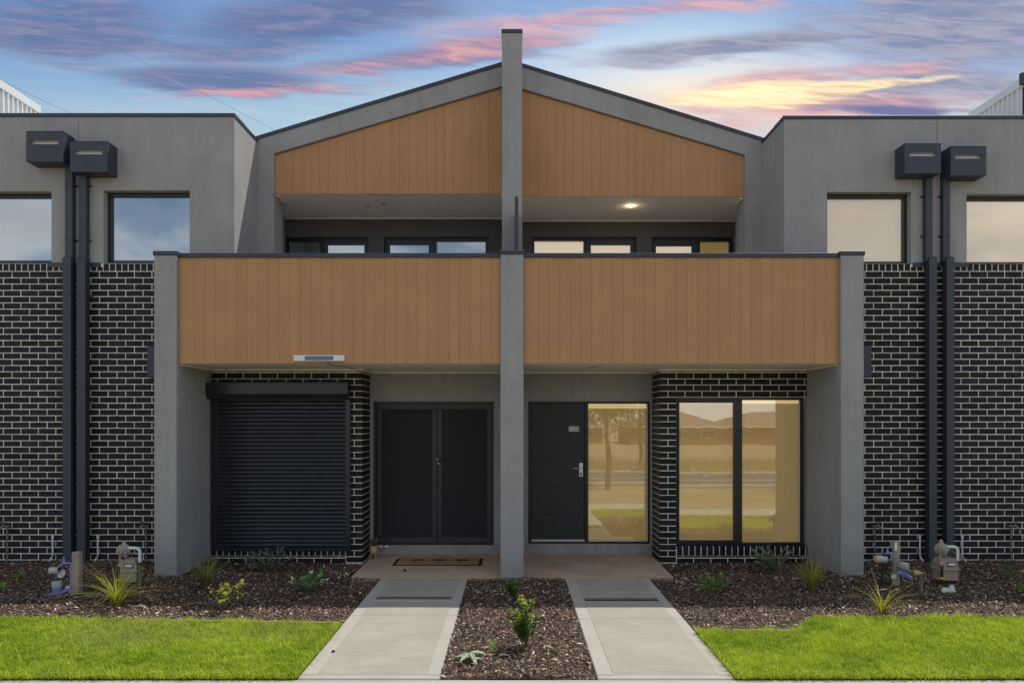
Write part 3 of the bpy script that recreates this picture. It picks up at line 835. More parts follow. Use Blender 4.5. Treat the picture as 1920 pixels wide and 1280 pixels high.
    if L:
        window(h, ops[0][0] + .004, U(602), zf, zh - .008, YU + .07, .05, gm, bm)
        door_u(U(602.5), ops[0][1] - .004, gm, bm, zt_)
        door_u(ops[1][0] + .004, U(812), gm, bm, zt_)
        window(h, U(812.5), ops[1][1] - .004, zf, zh - .008, YU + .07, .05, gm, bm)
    else:
        window(h, ops[0][0] + .004, U(1099), zf, zh - .008, YU + .07, .035, gm, bm)
        door_u(U(1099.5), ops[0][1] - .004, gm, bm, zt_)
        door_u(ops[1][0] + .004, U(1309), gm, bm, WZ(459, YU))
        window(h, U(1309.5), ops[1][1] - .004, zf, zh - .008, YU + .07, .05, 'glass_warm', 'lit_blind')
    # ground floor: rendered entry wall
    x0, x1 = lo(px_, ctr)
    if L: dh = (WX(700, YD), WX(926, YD), WZ(1021.5, YD), WZ(752, YD))
    else: dh = (WX(990, YD), WX(1219, YD), WZ(1019, YD), WZ(752, YD))
    wall(x0, x1, -.05, ZS + .015, [dh], YD, .16).build('entry_wall', 'render_dark' if False else 'render', h)
    part('ground_core', 'render_dark', h, (*lo(co, ctr), YD + .28, 8, -.05, 2.9), b=0)
    # brick bay
    bw = bpy.data.objects.new('brick_wall', None); C.objects.link(bw); adopt(bw, h)
    xa, xb = lo(ci, px_)
    pier = px_ + s * .232
    wz0, wz1 = .225, 2.317
    hole = (*lo(pier, ci + s * .01), wz0 - .001, wz1)
    mb = MB()
    p0, p1 = lo(px_ + s * .003, pier - s * .004)
    mb.box(p0, p1, YW + .0025, YD + .2, -.05, ZS - .003)
    q0, q1 = lo(pier - s * .004, ci)
    mb.box(q0, q1, YW + .0027, YW + .3, wz1 + .001, ZS - .003); mb.box(q0, q1, YW + .0027, YW + .3, -.05, .10)
    mb.box(q0, q1, YW - .0195, YW + .15, .1005, .229); mb.build('mortar', 'mortar', bw)
    B = Bricks(bw)
    z = 2.661; c = 1
    crs = [(2.671 + .019, .038, 0)]
    while z > .0:
        crs.append((z - .005 - .038, .076, c % 2)); z -= .086; c += 1
    for zc2, hh, typ in crs:
        flen, dep = (.23, .11) if typ else (.11, .23)
        xcn = px_ + s * flen / 2
        B.add(xcn, YW, zc2, flen, hh, dep, 0, 2)
        start = px_ + s * (flen + .01)
        end = ci if (zc2 > wz1 or zc2 < .0) else pier - s * .002
        ra, rb = lo(start, end)
        if rb - ra > .03:
            if zc2 > wz1: 
                B.course(ra, rb, zc2, hh, YW, start - s * .005, (), .1, 2)
            else: B.add((ra + rb) / 2, YW, zc2, rb - ra, hh, .1, 0, 2)
        # side face of the pier, towards the entry
        y = YW + dep + .01
        while y < YD - .02:
            ln = min(.23, YD - .004 - y)
            if ln > .02: B.add(px_ , y + ln / 2, zc2, ln, hh, .1, math.pi / 2 if s < 0 else -math.pi / 2, 1.5)
            y += ln + .01
    # sill of bricks on edge, and the cut courses under it
    ra, rb = lo(pier + s * .004, ci + s * .0)
    n = int((rb - ra) / .086)
    for k in range(n + 1):
        a = ra + k * .0862; b2 = min(a + .0762, rb)
        if b2 - a > .02: B.add((a + b2) / 2, YW - .022, .167, b2 - a, .136, .14, 0, 2)
    B.course(ra, rb, .078, .021, YW, ra + .1, (), .1, .6); B.course(ra, rb, .018, .076, YW, ra, (), .1, 2)
    B.finish()
    return h, dh, hole


TL, dhL, holeL = town(True)
TR, dhR, holeR = town(False)

# ---- centre blade between the two balconies
pw = thing('party_wall', 'tall narrow grey rendered blade wall dividing the two balcony houses', 'party wall', (-.015, 0, 0))
ct = WZ(477, YC)
part('lower_blade', 'render', pw, (BLADE_L[0], BLADE_L[1], YC, YD + .2, -.15, ct), b=.004)
part('lower_cap', 'metal_dark', pw, (BLADE_L[0] - .012, BLADE_L[1] + .012, YC - .012, 1.06, ct + .001, ct + .055), b=.004)
ytop = 1.07; zt = WZ(62, ytop)
ua, ub = WX(941.3, ytop), WX(979, ytop)
part('upper_blade', 'render', pw, (ua, ub, ytop, 8, ct - .3, zt), b=.004)
part('upper_cap', 'metal_dark', pw, (ua - .008, ub + .006, ytop - .012, 8.02, zt + .001, zt + .05), b=.004)
ps = MB().box(WX(965.3, .3), WX(971.6, .3), .25, 1.055, ct + .056, WZ(368, .25), .003).build('privacy_screen', 'metal_dark')
tag(ps, 'dark slim privacy screen panel standing on the balcony dividing wall', 'screen')

# ---- roller shutter on the left bay
rs = bpy.data.objects.new('roller_shutter', None); C.objects.link(rs); adopt(rs, TL)
ys = YW - .20
bx1 = WX(651.5, ys); bx0 = -4.232
zt_, zb_ = WZ(716.5, ys), WZ(747.5, ys)
mb = MB(); mb.prism_x([(YW - .002, zt_), (ys, zt_ - .004), (ys, zb_ + .07), (ys + .045, zb_), (YW - .002, zb_ - .004)], bx0, bx1); mb.build('head_box', 'shutter', rs)
part('box_seam', 'metal_dark', rs, (bx0, bx1 + .004, ys - .004, ys + .02, zt_ - .012, zt_ + .001))
yc_ = YW - .055
gl0, gl1 = WX(397, yc_), WX(409, yc_); gr0, gr1 = WX(647.5, yc_), WX(657, yc_)
zb2 = .168
part('guide_rail', 'shutter', rs, (max(gl0, -4.233), gl1, yc_ - .012, YW + .004, zb2, zb_ - .004))
part('guide_rail', 'shutter', rs, (gr0, gr1, yc_ - .012, YW + .004, zb2, zb_ - .004))
pit = .0565; prof = [(.0, 0), (-.009, .006), (-.0135, .018), (-.0135, .032), (-.009, .044), (0, .05), (.002, .0515), (.002, pit + .004)]
n = len(prof); vs = [(x, y, z) for x in (gl1 - .004, gr0 + .004) for y, z in prof]
slat_me = MB().add(vs, [(i, i + 1, n + i + 1, n + i) for i in range(n - 1)]).mesh('slat', 'shutter', True)
zz = zb2 + .055
part('bottom_bar', 'shutter', rs, (gl1 - .004, gr0 + .004, yc_ - .012, yc_ + .01, zb2 + .002, zz))
while zz < zb_:
    o = bpy.data.objects.new('slat', slat_me); C.objects.link(o); adopt(o, rs); o.location = (0, yc_, zz); zz += pit
MB().box(gl1 - .03, gr0 + .03, yc_ + .03, YW + .08, zb2, zb_ + .1).build('shutter_backing', 'metal_black', rs)

# ---- left: pair of screen doors
def screen_leaf(x0, x1, z0, z1, y, hside):
    d = bpy.data.objects.new('screen_door', None); C.objects.link(d); adopt(d, TL); fw = .072
    part('frame', 'screen_frame', d, (x0, x1, y, y + .03, z1 - fw * 1.15, z1), (x0, x1, y, y + .03, z0, z0 + fw * 1.3), (x0, x0 + fw, y + .001, y + .029, z0 + fw * 1.3, z1 - fw * 1.15), (x1 - fw, x1, y + .001, y + .029, z0 + fw * 1.3, z1 - fw * 1.15), b=.005)
    part('mesh_panel', 'mesh_screen', d, (x0 + fw - .003, x1 - fw + .003, y + .012, y + .016, z0 + fw * 1.3 - .003, z1 - fw * 1.15 + .003), b=0)
    return d
y = YD + .03
Dp = lambda p: WX(p, y)
fr = bpy.data.objects.new('door_frame', None); C.objects.link(fr); adopt(fr, TL)
part('jamb', 'metal_black', fr, (dhL[0], dhL[0] + .045, y - .02, y + .10, dhL[2] + .03, dhL[3] - .04))
part('jamb', 'metal_black', fr, (dhL[1] - .03, dhL[1], y - .02, y + .10, dhL[2] + .03, dhL[3] - .04))
part('head', 'metal_black', fr, (dhL[0], dhL[1], y - .021, y + .101, dhL[3] - .039, dhL[3]))
part('threshold', 'timber_sill', fr, (dhL[0], dhL[1], y - .022, y + .101, dhL[2], dhL[2] + .029))
part('backing', 'metal_black', fr, (dhL[0], dhL[1], y + .102, y + .13, dhL[2], dhL[3]), b=0)
zA, zB = WZ(1018, y), WZ(757, y)
xm = Dp(819.5)
s1 = screen_leaf(dhL[0] + .047, xm - .004, zA, zB, y, 1)
s2 = screen_leaf(xm + .004, dhL[1] - .032, zA, zB, y, 0)
part('meeting_strip', 'metal_black', s1, (xm - .012, xm + .004, y - .008, y - .0005, zA, zB))
hx, hz = xm + .028, WZ(862, y)
part('lock_plate', 'metal_black', s2, (hx - .018, hx + .018, y - .012, y - .0005, hz - .09, hz + .07))
MB().tube([(hx, y - .01, hz), (hx, y - .05, hz), (hx + .11, y - .052, hz)], .010, 8).build('handle', 'metal_black', s2, True)
MB().lathe((hx - .006, y - .014, hz - .05), [(.010, .004), (.010, -.003)], 12, 'y').build('key_cylinder', 'steel', s2)
part('strike', 'steel', s2, (xm - .004, xm + .006, y - .009, y - .0045, hz - .012, hz + .025))

# ---- right: front door and sidelight
y = YD + .03
fr = bpy.data.objects.new('door_frame', None); C.objects.link(fr); adopt(fr, TR)
part('jamb', 'metal_black', fr, (dhR[0], dhR[0] + .035, y - .02, y + .10, dhR[2] + .03, dhR[3] - .035))
part('jamb', 'metal_black', fr, (dhR[1] - .03, dhR[1], y - .02, y + .10, dhR[2] + .03, dhR[3] - .035))
part('head', 'metal_black', fr, (dhR[0], dhR[1], y - .021, y + .101, dhR[3] - .034, dhR[3]))
mxa, mxb = Dp(1097), Dp(1103)
part('mullion', 'metal_black', fr, (mxa, mxb, y - .0205, y + .1, dhR[2] + .03, dhR[3] - .0345))
part('threshold', 'timber_sill', fr, (dhR[0], mxb, y - .022, y + .101, dhR[2], dhR[2] + .029))
part('sill', 'metal_black', fr, (mxb + .001, dhR[1], y - .022, y + .101, dhR[2], dhR[2] + .029))
part('backing', 'metal_black', fr, (dhR[0], mxb, y + .102, y + .13, dhR[2], dhR[3]), b=0)
dr = bpy.data.objects.new('front_door', None); C.objects.link(dr); adopt(dr, TR)
gy = [WZ(q, y) for q in (1014.5, 963.5, 911.5, 859.5, 807.5, 757)]
for i in range(5):
    part('panel', 'door_paint', dr, (dhR[0] + .038, mxa - .003, y + .01, y + .05, gy[i] + .0004, gy[i + 1] - .0004), b=.0014)
part('door_core', 'door_paint', dr, (dhR[0] + .037, mxa - .002, y + .018, y + .052, gy[0], gy[-1] + .012), b=0)
part('weather_strip', 'steel', dr, (dhR[0] + .05, mxa - .004, y - .004, y + .012, WZ(1015, y), WZ(1010.5, y)))
hx0, hx1 = Dp(1085.5), Dp(1093)
part('lock_plate', 'steel', dr, (hx0, hx1, y - .006, y + .009, WZ(893, y), WZ(867, y)), b=.004)
hzz = WZ(877.5, y)
MB().tube([((hx0 + hx1) / 2, y - .004, hzz), ((hx0 + hx1) / 2, y - .05, hzz), (Dp(1074.5), y - .052, hzz)], .009, 8).build('handle', 'steel', dr, True)
part('key_cylinder', 'metal_black', dr, (hx0 + .018, hx1 - .018, y - .010, y - .005, WZ(891, y), WZ(885, y)), b=.003)
npz0, npz1, npx0, npx1 = WZ(808.5, y), WZ(799, y), Dp(1066.5), Dp(1086)
plate = part('number_plate', 'plate_white', dr, (npx0, npx1, y + .003, y + .0095, npz0, npz1), b=.001)
cu = bpy.data.curves.new('house_number', 'FONT'); cu.body = '1150'; cu.size = (npz1 - npz0) * 1.05; cu.align_x = 'CENTER'; cu.align_y = 'CENTER'; cu.extrude = .0006; cu.space_character = 1.05; cu.offset = .0004
to = bpy.data.objects.new('tmp', cu); C.objects.link(to); bpy.context.view_layer.update()
me = bpy.data.meshes.new_from_object(to.evaluated_get(bpy.context.evaluated_depsgraph_get())); bpy.data.objects.remove(to)
me.materials.clear(); me.materials.append(MATS['print_black'])
o = bpy.data.objects.new('house_number', me); C.objects.link(o); adopt(o, dr)
o.rotation_euler = (math.radians(90), 0, 0); o.location = ((npx0 + npx1) / 2, y + .0022, (npz0 + npz1) / 2)


def rings(px, py, y, parent):                # printed sticker: four linked rings
    x, z = WX(px, y), WZ(py, y); mb = MB(); r = .0195
    for k in range(4):
        cx = x + (k - 1.5) * r * 1.45; n = 20
        vs = []
        for j in range(n):
            a = 2 * math.pi * j / n
            vs += [(cx + math.cos(a) * r, y - .0005 * (k % 2), z + math.sin(a) * r), (cx + math.cos(a) * (r - .011), y - .0005 * (k % 2), z + math.sin(a) * (r - .011))]
        mb.add(vs, [(2 * j, 2 * ((j + 1) % n), 2 * ((j + 1) % n) + 1, 2 * j + 1) for j in range(n)])
    mb.build('ring_sticker', 'decal', parent)


sl = bpy.data.objects.new('sidelight', None); C.objects.link(sl); adopt(sl, TR)
gx0, gx1, gz0_, gz1_ = mxb, dhR[1] - .03, dhR[2] + .03, dhR[3] - .035
MB().box(gx0, gx1, y + .02, y + .026, gz0_, gz1_).build('pane', 'glass_warm', sl)
part('glazing_bead', 'moulding', sl, (gx0, gx1, y + .006, y + .018, gz0_, gz0_ + .010), (gx1 - .010, gx1, y + .006, y + .018, gz0_ + .0105, gz1_), b=.002)
MB().box(gx0, gx1, y + .10, y + .104, gz0_, gz1_ - .07).build('lit_blind', 'lit_blind', sl)
MB().box(gx0, gx1, y + .10, y + .104, gz1_ - .069, gz1_).build('lit_head', 'lit_strip', sl)
for p in (1130, 1188): rings(p, 880, y + .018, sl)
# right window
y = YW + .045
wz0, wz1 = .237, 2.314
wx0, wx1 = 2.296, 4.10
wn = bpy.data.objects.new('window', None); C.objects.link(wn); adopt(wn, TR)
fw = .045
xm0, xm1 = WX(1376.5, y), WX(1391.5, y)
part('frame', 'metal_black', wn, (wx0, wx1, y, y + .07, wz1 - fw * .8, wz1), (wx0, wx1, y, y + .07, wz0, wz0 + fw * .7), (wx0, wx0 + fw, y + .001, y + .069, wz0 + fw * .7, wz1 - fw * .8), (wx1 - fw, wx1, y + .001, y + .069, wz0 + fw * .7, wz1 - fw * .8))
part('mullion', 'metal_black', wn, (xm0, xm1, y - .006, y + .068, wz0 + fw * .7, wz1 - fw * .8))
part('sash', 'metal_black', wn, (wx0 + fw, xm0, y - .012, y + .03, wz1 - fw * 1.7, wz1 - fw * .82), (wx0 + fw, xm0, y - .012, y + .03, wz0 + fw * .72, wz0 + fw * 1.5), (wx0 + fw * .6, wx0 + fw * 1.1, y - .0115, y + .03, wz0 + fw * 1.5, wz1 - fw * 1.7))
MB().box(wx0 + fw, xm0, y + .034, y + .040, wz0 + fw * .7, wz1 - fw * .8).build('pane', 'glass_warm', wn)
MB().box(xm1, wx1 - fw, y + .034, y + .040, wz0 + fw * .7, wz1 - fw * .8).build('pane', 'glass_warm', wn)
part('glazing_bead', 'moulding', wn, (wx1 - fw - .010, wx1 - fw, y + .022, y + .032, wz0 + fw * .7, wz1 - fw * .8), b=.002)
MB().box(wx0, wx1, y + .14, y + .144, wz0, wz1 - .085).build('lit_blind', 'lit_blind', wn)
MB().box(wx0, wx1, y + .14, y + .144, wz1 - .084, wz1).build('lit_head', 'lit_strip', wn)
for p in (1324.5, 1449): rings(p, 891.5, y + .032, wn)
# ------------------------------------------------------------------ fittings on the houses
sl_ = thing('solar_light', 'white solar panel light fixed across the bottom of tan balcony boards', 'light', (WX(600, YF), YF, WZ(677, YF)))
x0, x1, z0, z1 = WX(552, YF), WX(647, YF), WZ(677.5, YF), WZ(666, YF)
part('housing', 'solar_white', sl_, (x0, x1, YF - .045, YF - .001, z0, z1), b=.005)
part('solar_panel', 'solar_cell', sl_, (x0 + (x1 - x0) * .225, x0 + (x1 - x0) * .785, YF - .049, YF - .045, z0 + .012, z1 - .012), b=.001)
part('lens', 'plate_white', sl_, (x0 + .012, x0 + (x1 - x0) * .21, YF - .047, YF - .0448, z0 + .008, z1 - .008), b=.001)
part('lens', 'plate_white', sl_, (x0 + (x1 - x0) * .80, x1 - .012, YF - .047, YF - .0448, z0 + .008, z1 - .008), b=.001)
cx_ = WX(622, YF)
MB().tube([(cx_, YF - .03, z0 + .005), (cx_ - .05, YF - .02, z0 - .02), (cx_ - .02, YF + .04, ZS - .02), (cx_ + .08, YF + .4, ZS - .012), (cx_ + .17, YW - .05, ZS - .04), (cx_ + .19, YW - .02, ZS - .1), (cx_ + .17, YW - .02, WZ(718, YW))], .004, 6).build('cable', 'rubber', sl_)


def downlight(px, py, Z, label, lit=False, r=.045, group='round recessed soffit downlights'):
    s = (CY - py) / (Z - H); Y = F / s - D0; X = (px - CX) / s
    d = thing('downlight', label, 'downlight', (X, Y, Z - .006), group)
    MB().lathe((X, Y, 0), [(r, Z + .0), (r, Z - .008), (r * .8, Z - .012), (r * .78, Z - .004)], 24).build('trim_ring', 'plate_white' if lit else 'steel', d, True)
    MB().lathe((X, Y, 0), [(r * .77, Z - .003), (r * .77, Z - .0135)], 24).build('lens', 'lamp' if lit else 'meter_grey', d)
    return d, X, Y
ZU_L, ZU_R = WZ(361.7, YG), WZ(366.8, YG)
_, lx, ly = downlight(1182.5, 386, ZU_R - .0, 'glowing warm downlight in the upper balcony ceiling', True, .036)
ld = bpy.data.lights.new('downlight_glow', 'POINT'); ld.energy = .55; ld.color = (1, .80, .5); ld.shadow_soft_size = .02
lo_ = bpy.data.objects.new('downlight_glow', ld); C.objects.link(lo_); lo_.location = (lx, ly, ZU_R - .05)
downlight(720, 382.5, ZU_L, 'unlit downlight in the upper balcony ceiling above the roller shutter house', False, .05)
d_, sx_, sy_ = downlight(690, 385.5, ZU_L, 'small grey smoke sensor beside the unlit upper ceiling downlight', False, .035, None)
d_['category'] = 'sensor'; d_.name = 'smoke_sensor'
downlight(805, 688.5, ZS, 'unlit downlight in the porch ceiling over the screen doors', False, .05)
downlight(1110, 686.8, ZS, 'unlit downlight in the porch ceiling over the black front door', False, .05)
bell = thing('doorbell', 'small black doorbell on the blade wall beside the screen doors', 'doorbell', (BLADE_L[0], .9, 1.45))
Yb = 1.2; zb_ = WZ(858, Yb)
part('body', 'metal_black', bell, (BLADE_L[0] - .022, BLADE_L[0] - .001, Yb - .03, Yb + .03, zb_ - .03, zb_ + .025), b=.004)
MB().lathe((BLADE_L[0] - .022, Yb, zb_), [(.011, 0), (.011, -.003)], 12, 'x').build('button', 'steel', bell)
for L in (True, False):
    if L: x0, x1, z0, z1, lab = WX(277, YB - .06), -4.52, WZ(708, YB - .06), WZ(648, YB - .06), 'dark electricity meter box beside the blade wall by the roller shutter'
    else: x0, x1, z0, z1, lab = 4.417, WX(1633, YB - .06), WZ(707, YB - .06), WZ(648, YB - .06), 'dark electricity meter box beside the blade wall by the lit window'
    mbx = thing('meter_box', lab, 'meter box', ((x0 + x1) / 2, YB, z0), 'dark wall meter boxes')
    part('cabinet', 'metal_dark', mbx, (x0, x1, YB - .075, YB - .003, z0, z1), b=.006)
    part('cover', 'metal_dark', mbx, (x0 + .008, x1 - .004, YB - .083, YB - .0755, z0 + .012, z1 - .012), b=.003)


def hose_tap(px, flip, label):
    y = YB - .05; x = WX(px, y); zt = WZ(986, y)
    t = thing('garden_tap', label, 'tap', (x, y, .05), 'garden taps on standpipes')
    MB().tube([(x, y, -.02), (x, y, zt)], .011, 8).build('standpipe', 'tap_metal', t, True)
    d = -1 if flip else 1
    MB().tube([(x, y, zt - .005), (x + d * .035, y - .025, zt + .01), (x + d * .06, y - .05, zt - .015), (x + d * .075, y - .065, zt - .06)], [.015, .014, .013, .012], 8).build('spout', 'tap_metal', t, True)
    MB().lathe((x + d * .075, y - .065, zt - .09), [(.014, .035), (.016, .02), (.013, 0)], 10).build('nozzle', 'brass', t, True)
    MB().tube([(x + d * .04, y - .03, zt), (x + d * .04, y - .03, zt + .06)], .007, 8).build('spindle', 'tap_metal', t, True)
    part('handle', 'tap_metal', t, (x + d * .04 - .03, x + d * .04 + .03, y - .036, y - .024, zt + .055, zt + .068))
    part('clip', 'tap_metal', t, (x - .03, x + .03, y - .004, YB - .002, zt - .012, zt + .008))
hose_tap(13.5, True, 'garden tap against black brick under the pale blue window, farther from balcony')
hose_tap(274, True, 'garden tap on brick beside the blade wall by the roller shutter')
hose_tap(1640, False, 'garden tap on brick beside the blade wall by the lit window')
hose_tap(1896, False, 'garden tap against black brick under the cream lit window, farther from balcony')


def overflow(px, d, label):
    y = YB - .03; x = WX(px, y); zt = WZ(1003, y)
    o = MB().tube([(x + .02 * d, YB + .02, zt), (x + .008 * d, y + .01, zt), (x, y, zt - .02), (x, y, .14), (x - d * .006, y - .01, .12), (x - d * .035, y - .05, .035)], .0125, 10).build('drain_pipe', 'pvc_white', None, True)
    tag(o, label, 'pipe', 'white overflow drain pipes')
    mb = MB(); mb.lathe((x, y, 0), [(.016, zt - .045), (.016, zt - .015), (.014, zt + .005)], 10); mb.build('elbow', 'pvc_white', o, True)
overflow(99, 1, 'white plastic drain pipe on brick left of the pale window downpipes')
overflow(183.5, 1, 'white plastic drain pipe between the pale window downpipes and blade wall')
overflow(1724.5, -1, 'white plastic drain pipe between the blade wall and cream window downpipes')
overflow(1804, -1, 'white plastic drain pipe beyond the cream window downpipes')

# ------------------------------------------------------------------ water and gas meters
def arc(c, r, a0, a1, n, ax=(1, 0, 0), bx=(0, 0, 1)):
    ax, bx, c = Vector(ax), Vector(bx), Vector(c)
    return [c + ax * r * math.cos(a0 + (a1 - a0) * i / n) + bx * r * math.sin(a0 + (a1 - a0) * i / n) for i in range(n + 1)]


# left water meter: stake, lilac recycled-water pipes
X, Y = G(144.5, 1114)
sv = S(Y)
st = thing('timber_stake', 'short square timber stake beside lilac water meter, roller shutter side', 'stake', (X, Y, .02), 'timber meter stakes')
mb = MB().box(X - .041, X + .041, Y - .04, Y + .04, -.1, WZ(1034, Y), .007); mb.build('post', 'timber_post', st)
wm = thing('water_meter', 'lilac water meter with pale open lid strapped at timber stake', 'water meter', (X - .2, Y - .02, .02))
zp = WZ(1055, Y)
MB().tube([(X - .05, Y - .03, -.03), (X - .05, Y - .03, zp), (X - .07, Y - .03, zp + .01), (X - .14, Y - .03, zp), (X - .19, Y - .03, zp - .03), (X - .2, Y - .03, zp - .07)], .011, 8).build('riser', 'lilac', wm, True)
MB().lathe((X - .13, Y - .03, 0), [(.016, zp), (.016, zp + .03), (.009, zp + .035), (.009, zp + .055), (.013, zp + .06), (.012, zp + .07)], 10).build('stop_tap', 'lilac', wm, True)
bx = X - .235; zc = WZ(1068, Y)
MB().lathe((bx, Y - .03, zc), [(.025, -.055), (.038, -.05), (.04, .045), (.034, .05)], 14, 'x').build('register', 'meter_grey', wm, True)
MB().tube([(X - .2, Y - .02, zp - .05), (X - .205, Y - .02, -.02)], .016, 8).build('stand', 'metal_black', wm, True)
MB().lathe((X - .2, Y - .03, 0), [(.03, zp - .08), (.03, zp - .05), (.02, zp - .045)], 10).build('collar', 'metal_black', wm, True)
X2, Y2 = G(107, 1116)
MB().lathe((X2, Y2, 0), [(.040, .03), (.044, .09), (.050, .11), (.050, .135)], 16).build('meter_body', 'lilac', wm, True)
MB().lathe((X2, Y2, 0), [(.050, .135), (.052, .15), (.050, .19), (.04, .195)], 18).build('dial_housing', 'meter_grey', wm, True)
mb = MB(); mb.lathe((0, 0, 0), [(.05, -.005), (.05, .004), (.045, .008)], 18)
lid = mb.build('lid', 'meter_grey', wm, True); lid.matrix_parent_inverse = Matrix.Translation(-ORIG[wm.name]); lid.location = (X2 + .035, Y2 + .02, .27); lid.rotation_euler = (math.radians(62), math.radians(-18), 0)
MB().tube([(X2 - .10, Y2 - .06, .03), (X2 - .04, Y2 - .02, .05), (X2 + .05, Y2, .06), (X2 + .12, Y2 + .02, .10)], [.026, .022, .02, .018], 10).build('pipe_union', 'lilac', wm, True)
MB().tube([(X2 + .125, Y2 + .02, .12), (X2 + .135, Y2 + .02, -.03)], .017, 8).build('outlet', 'lilac', wm, True)
MB().tube([(X2 - .13, Y2 - .08, .01), (X2 - .08, Y2 - .05, .03)], .012, 8).build('inlet', 'meter_grey', wm, True)
part('tag', 'paper', wm, (X2 + .10, X2 + .15, Y2 - .01, Y2 - .006, .11, .14), b=.001)


def gas_meter(px, py, flip, label):
    X, Y = G(px, py); d = -1 if flip else 1
    g = thing('gas_meter', label, 'gas meter', (X, Y, .03), 'beige gas meters')
    s = S(Y); zb = .10 if not flip else .08
    w_ = .105
    mb = MB(); mb.prism([(X - w_, zb), (X + w_, zb), (X + w_ * 1.02, zb + .13), (X + w_ * 1.02, zb + .20), (X + w_ * .7, zb + .26), (X - w_ * .7, zb + .26), (X - w_ * 1.02, zb + .20), (X - w_ * 1.02, zb + .13)], Y - .075, Y + .075)
    mb.build('body', 'meter_beige', g)
    part('flange', 'meter_beige', g, (X - w_ * 1.2, X + w_ * 1.2, Y - .09, Y + .09, zb + .115, zb + .14), b=.006)
    part('index_window', 'metal_dark', g, (X - d * .02, X + d * .075, Y - .083, Y - .0755, zb + .165, zb + .215), b=.003)
    part('index_face', 'plate_white', g, (X - d * .012, X + d * .067, Y - .086, Y - .0832, zb + .178, zb + .205), b=.001)
    rx = X - d * .06; rz = zb + .36
    MB().lathe((rx, Y - .05, rz), [(.03, .07), (.075, .05), (.08, .03), (.08, .02), (.066, .01), (.06, -.02), (.032, -.03), (.03, -.055), (.024, -.058)], 20, 'y').build('regulator', 'meter_beige', g, True)
    mb = MB()
    for k in range(6):
        a = k * math.pi / 3; mb.lathe((rx + .07 * math.cos(a), Y - .045, rz + .07 * math.sin(a)), [(.008, .0), (.008, -.012)], 6, 'y')
    mb.build('bolts', 'steel', g)
    MB().lathe((rx, Y - .02, 0), [(.022, rz + .05), (.022, rz + .1), (.012, rz + .115)], 10).build('vent_cap', 'meter_beige', g, True)
    MB().tube([(rx - d * .03, Y - .05, rz - .06), (rx - d * .03, Y - .05, zb + .21)], .016, 8).build('brass_nipple', 'brass', g, True)
    MB().tube([(rx - d * .03, Y - .06, zb + .22), (rx - d * .03, Y - .06, zb + .17)], .02, 8).build('valve', 'steel', g, True)
    part('valve_lever', 'red', g, (rx - d * .055, rx - d * .035, Y - .09, Y - .075, zb + .12, zb + .19), b=.004)
    MB().tube([(rx - d * .03, Y - .085, zb + .18), (rx - d * .03, Y - .09, -.05)], .017, 10).build('inlet_pipe', 'metal_black', g, True)
    part('marker_band', 'orange', g, (rx - d * .06, rx + d * .005, Y - .11, Y - .07, zb + .02, zb + .042), b=.004)
    hx = X + d * .10
    pts = [(hx - d * .09, Y - .03, zb + .40 if not flip else zb + .38)]
    pts = [(rx + d * .05, Y - .03, rz + .03)] + [Vector(p) for p in arc((hx - d * .02, Y - .03, rz - .02), .05, math.pi / 2, 0 if d > 0 else math.pi, 6)] + [(hx + d * .03, Y - .03, zb + .22)]
    MB().tube(pts, .018, 10).build('outlet_pipe', 'pvc_white', g, True)
    MB().lathe((hx + d * .03, Y - .03, 0), [(.026, zb + .19), (.026, zb + .225)], 12).build('outlet_nut', 'metal_black', g, True)
    MB().tube([(hx + d * .03, Y - .03, zb + .2), (hx + d * .03, Y - .03, -.05)], .018, 8).build('outlet_riser', 'tap_metal', g, True)
    return g
gas_meter(244, 1099, False, 'beige gas meter with round regulator near blade wall, roller shutter side')
gas_meter(1772, 1096, False, 'beige gas meter with round regulator below the cream window downpipes')

# right water meter cluster
X, Y = G(1680, 1101)
st = thing('timber_stake', 'short round-edged timber stake with rust stain beside water meters, lit window side', 'stake', (X, Y, .02), 'timber meter stakes')
MB().box(X - .033, X + .033, Y - .033, Y + .033, -.1, WZ(1013, Y), .01).build('post', 'timber_post', st)
part('number_tag', 'plate_white', st, (X - .036, X - .006, Y - .037, Y - .034, WZ(1030, Y), WZ(1016, Y)), b=.002)
part('rust_patch', 'brass', st, (X - .004, X + .03, Y - .0355, Y - .0345, WZ(1027, Y), WZ(1017, Y)), b=0)
wm = thing('water_meter', 'lilac and grey water meter pipework beside the rust stained stake', 'water meter', (X - .1, Y, .02))
zp = WZ(1036, Y)
MB().tube([(X - .045, Y - .02, zp - .09), (X - .045, Y - .02, zp + .005), (X - .10, Y - .02, zp), (X - .15, Y - .02, zp - .01), (X - .15, Y - .02, zp - .06)], .012, 8).build('riser', 'lilac', wm, True)
MB().lathe((X - .11, Y - .02, 0), [(.014, zp - .01), (.016, zp + .02), (.008, zp + .03), (.011, zp + .06), (.01, zp + .07)], 10).build('stop_tap', 'lilac', wm, True)
zr = WZ(1047, Y)
MB().lathe((X - .18, Y - .02, zr), [(.03, -.07), (.045, -.065), (.045, .05), (.04, .055)], 14, 'x').build('register', 'meter_grey', wm, True)
MB().lathe((X - .252, Y - .02, zr), [(.03, -.006), (.034, .008)], 12, 'x').build('register_cap', 'orange', wm, True)
MB().lathe((X - .15, Y - .02, 0), [(.03, zr + .03), (.03, zr + .06), (.018, zr + .065)], 10).build('collar', 'metal_black', wm, True)
MB().tube([(X - .165, Y - .01, zr - .04), (X - .175, Y - .01, -.03)], .016, 8).build('stand', 'metal_black', wm, True)
X2, Y2 = X + .04, Y - .10
z2 = WZ(1069, Y2)
MB().lathe((X2, Y2, 0), [(.025, z2 - .07), (.036, z2 - .05), (.05, z2), (.052, z2 + .03)], 16).build('meter_body', 'lilac', wm, True)
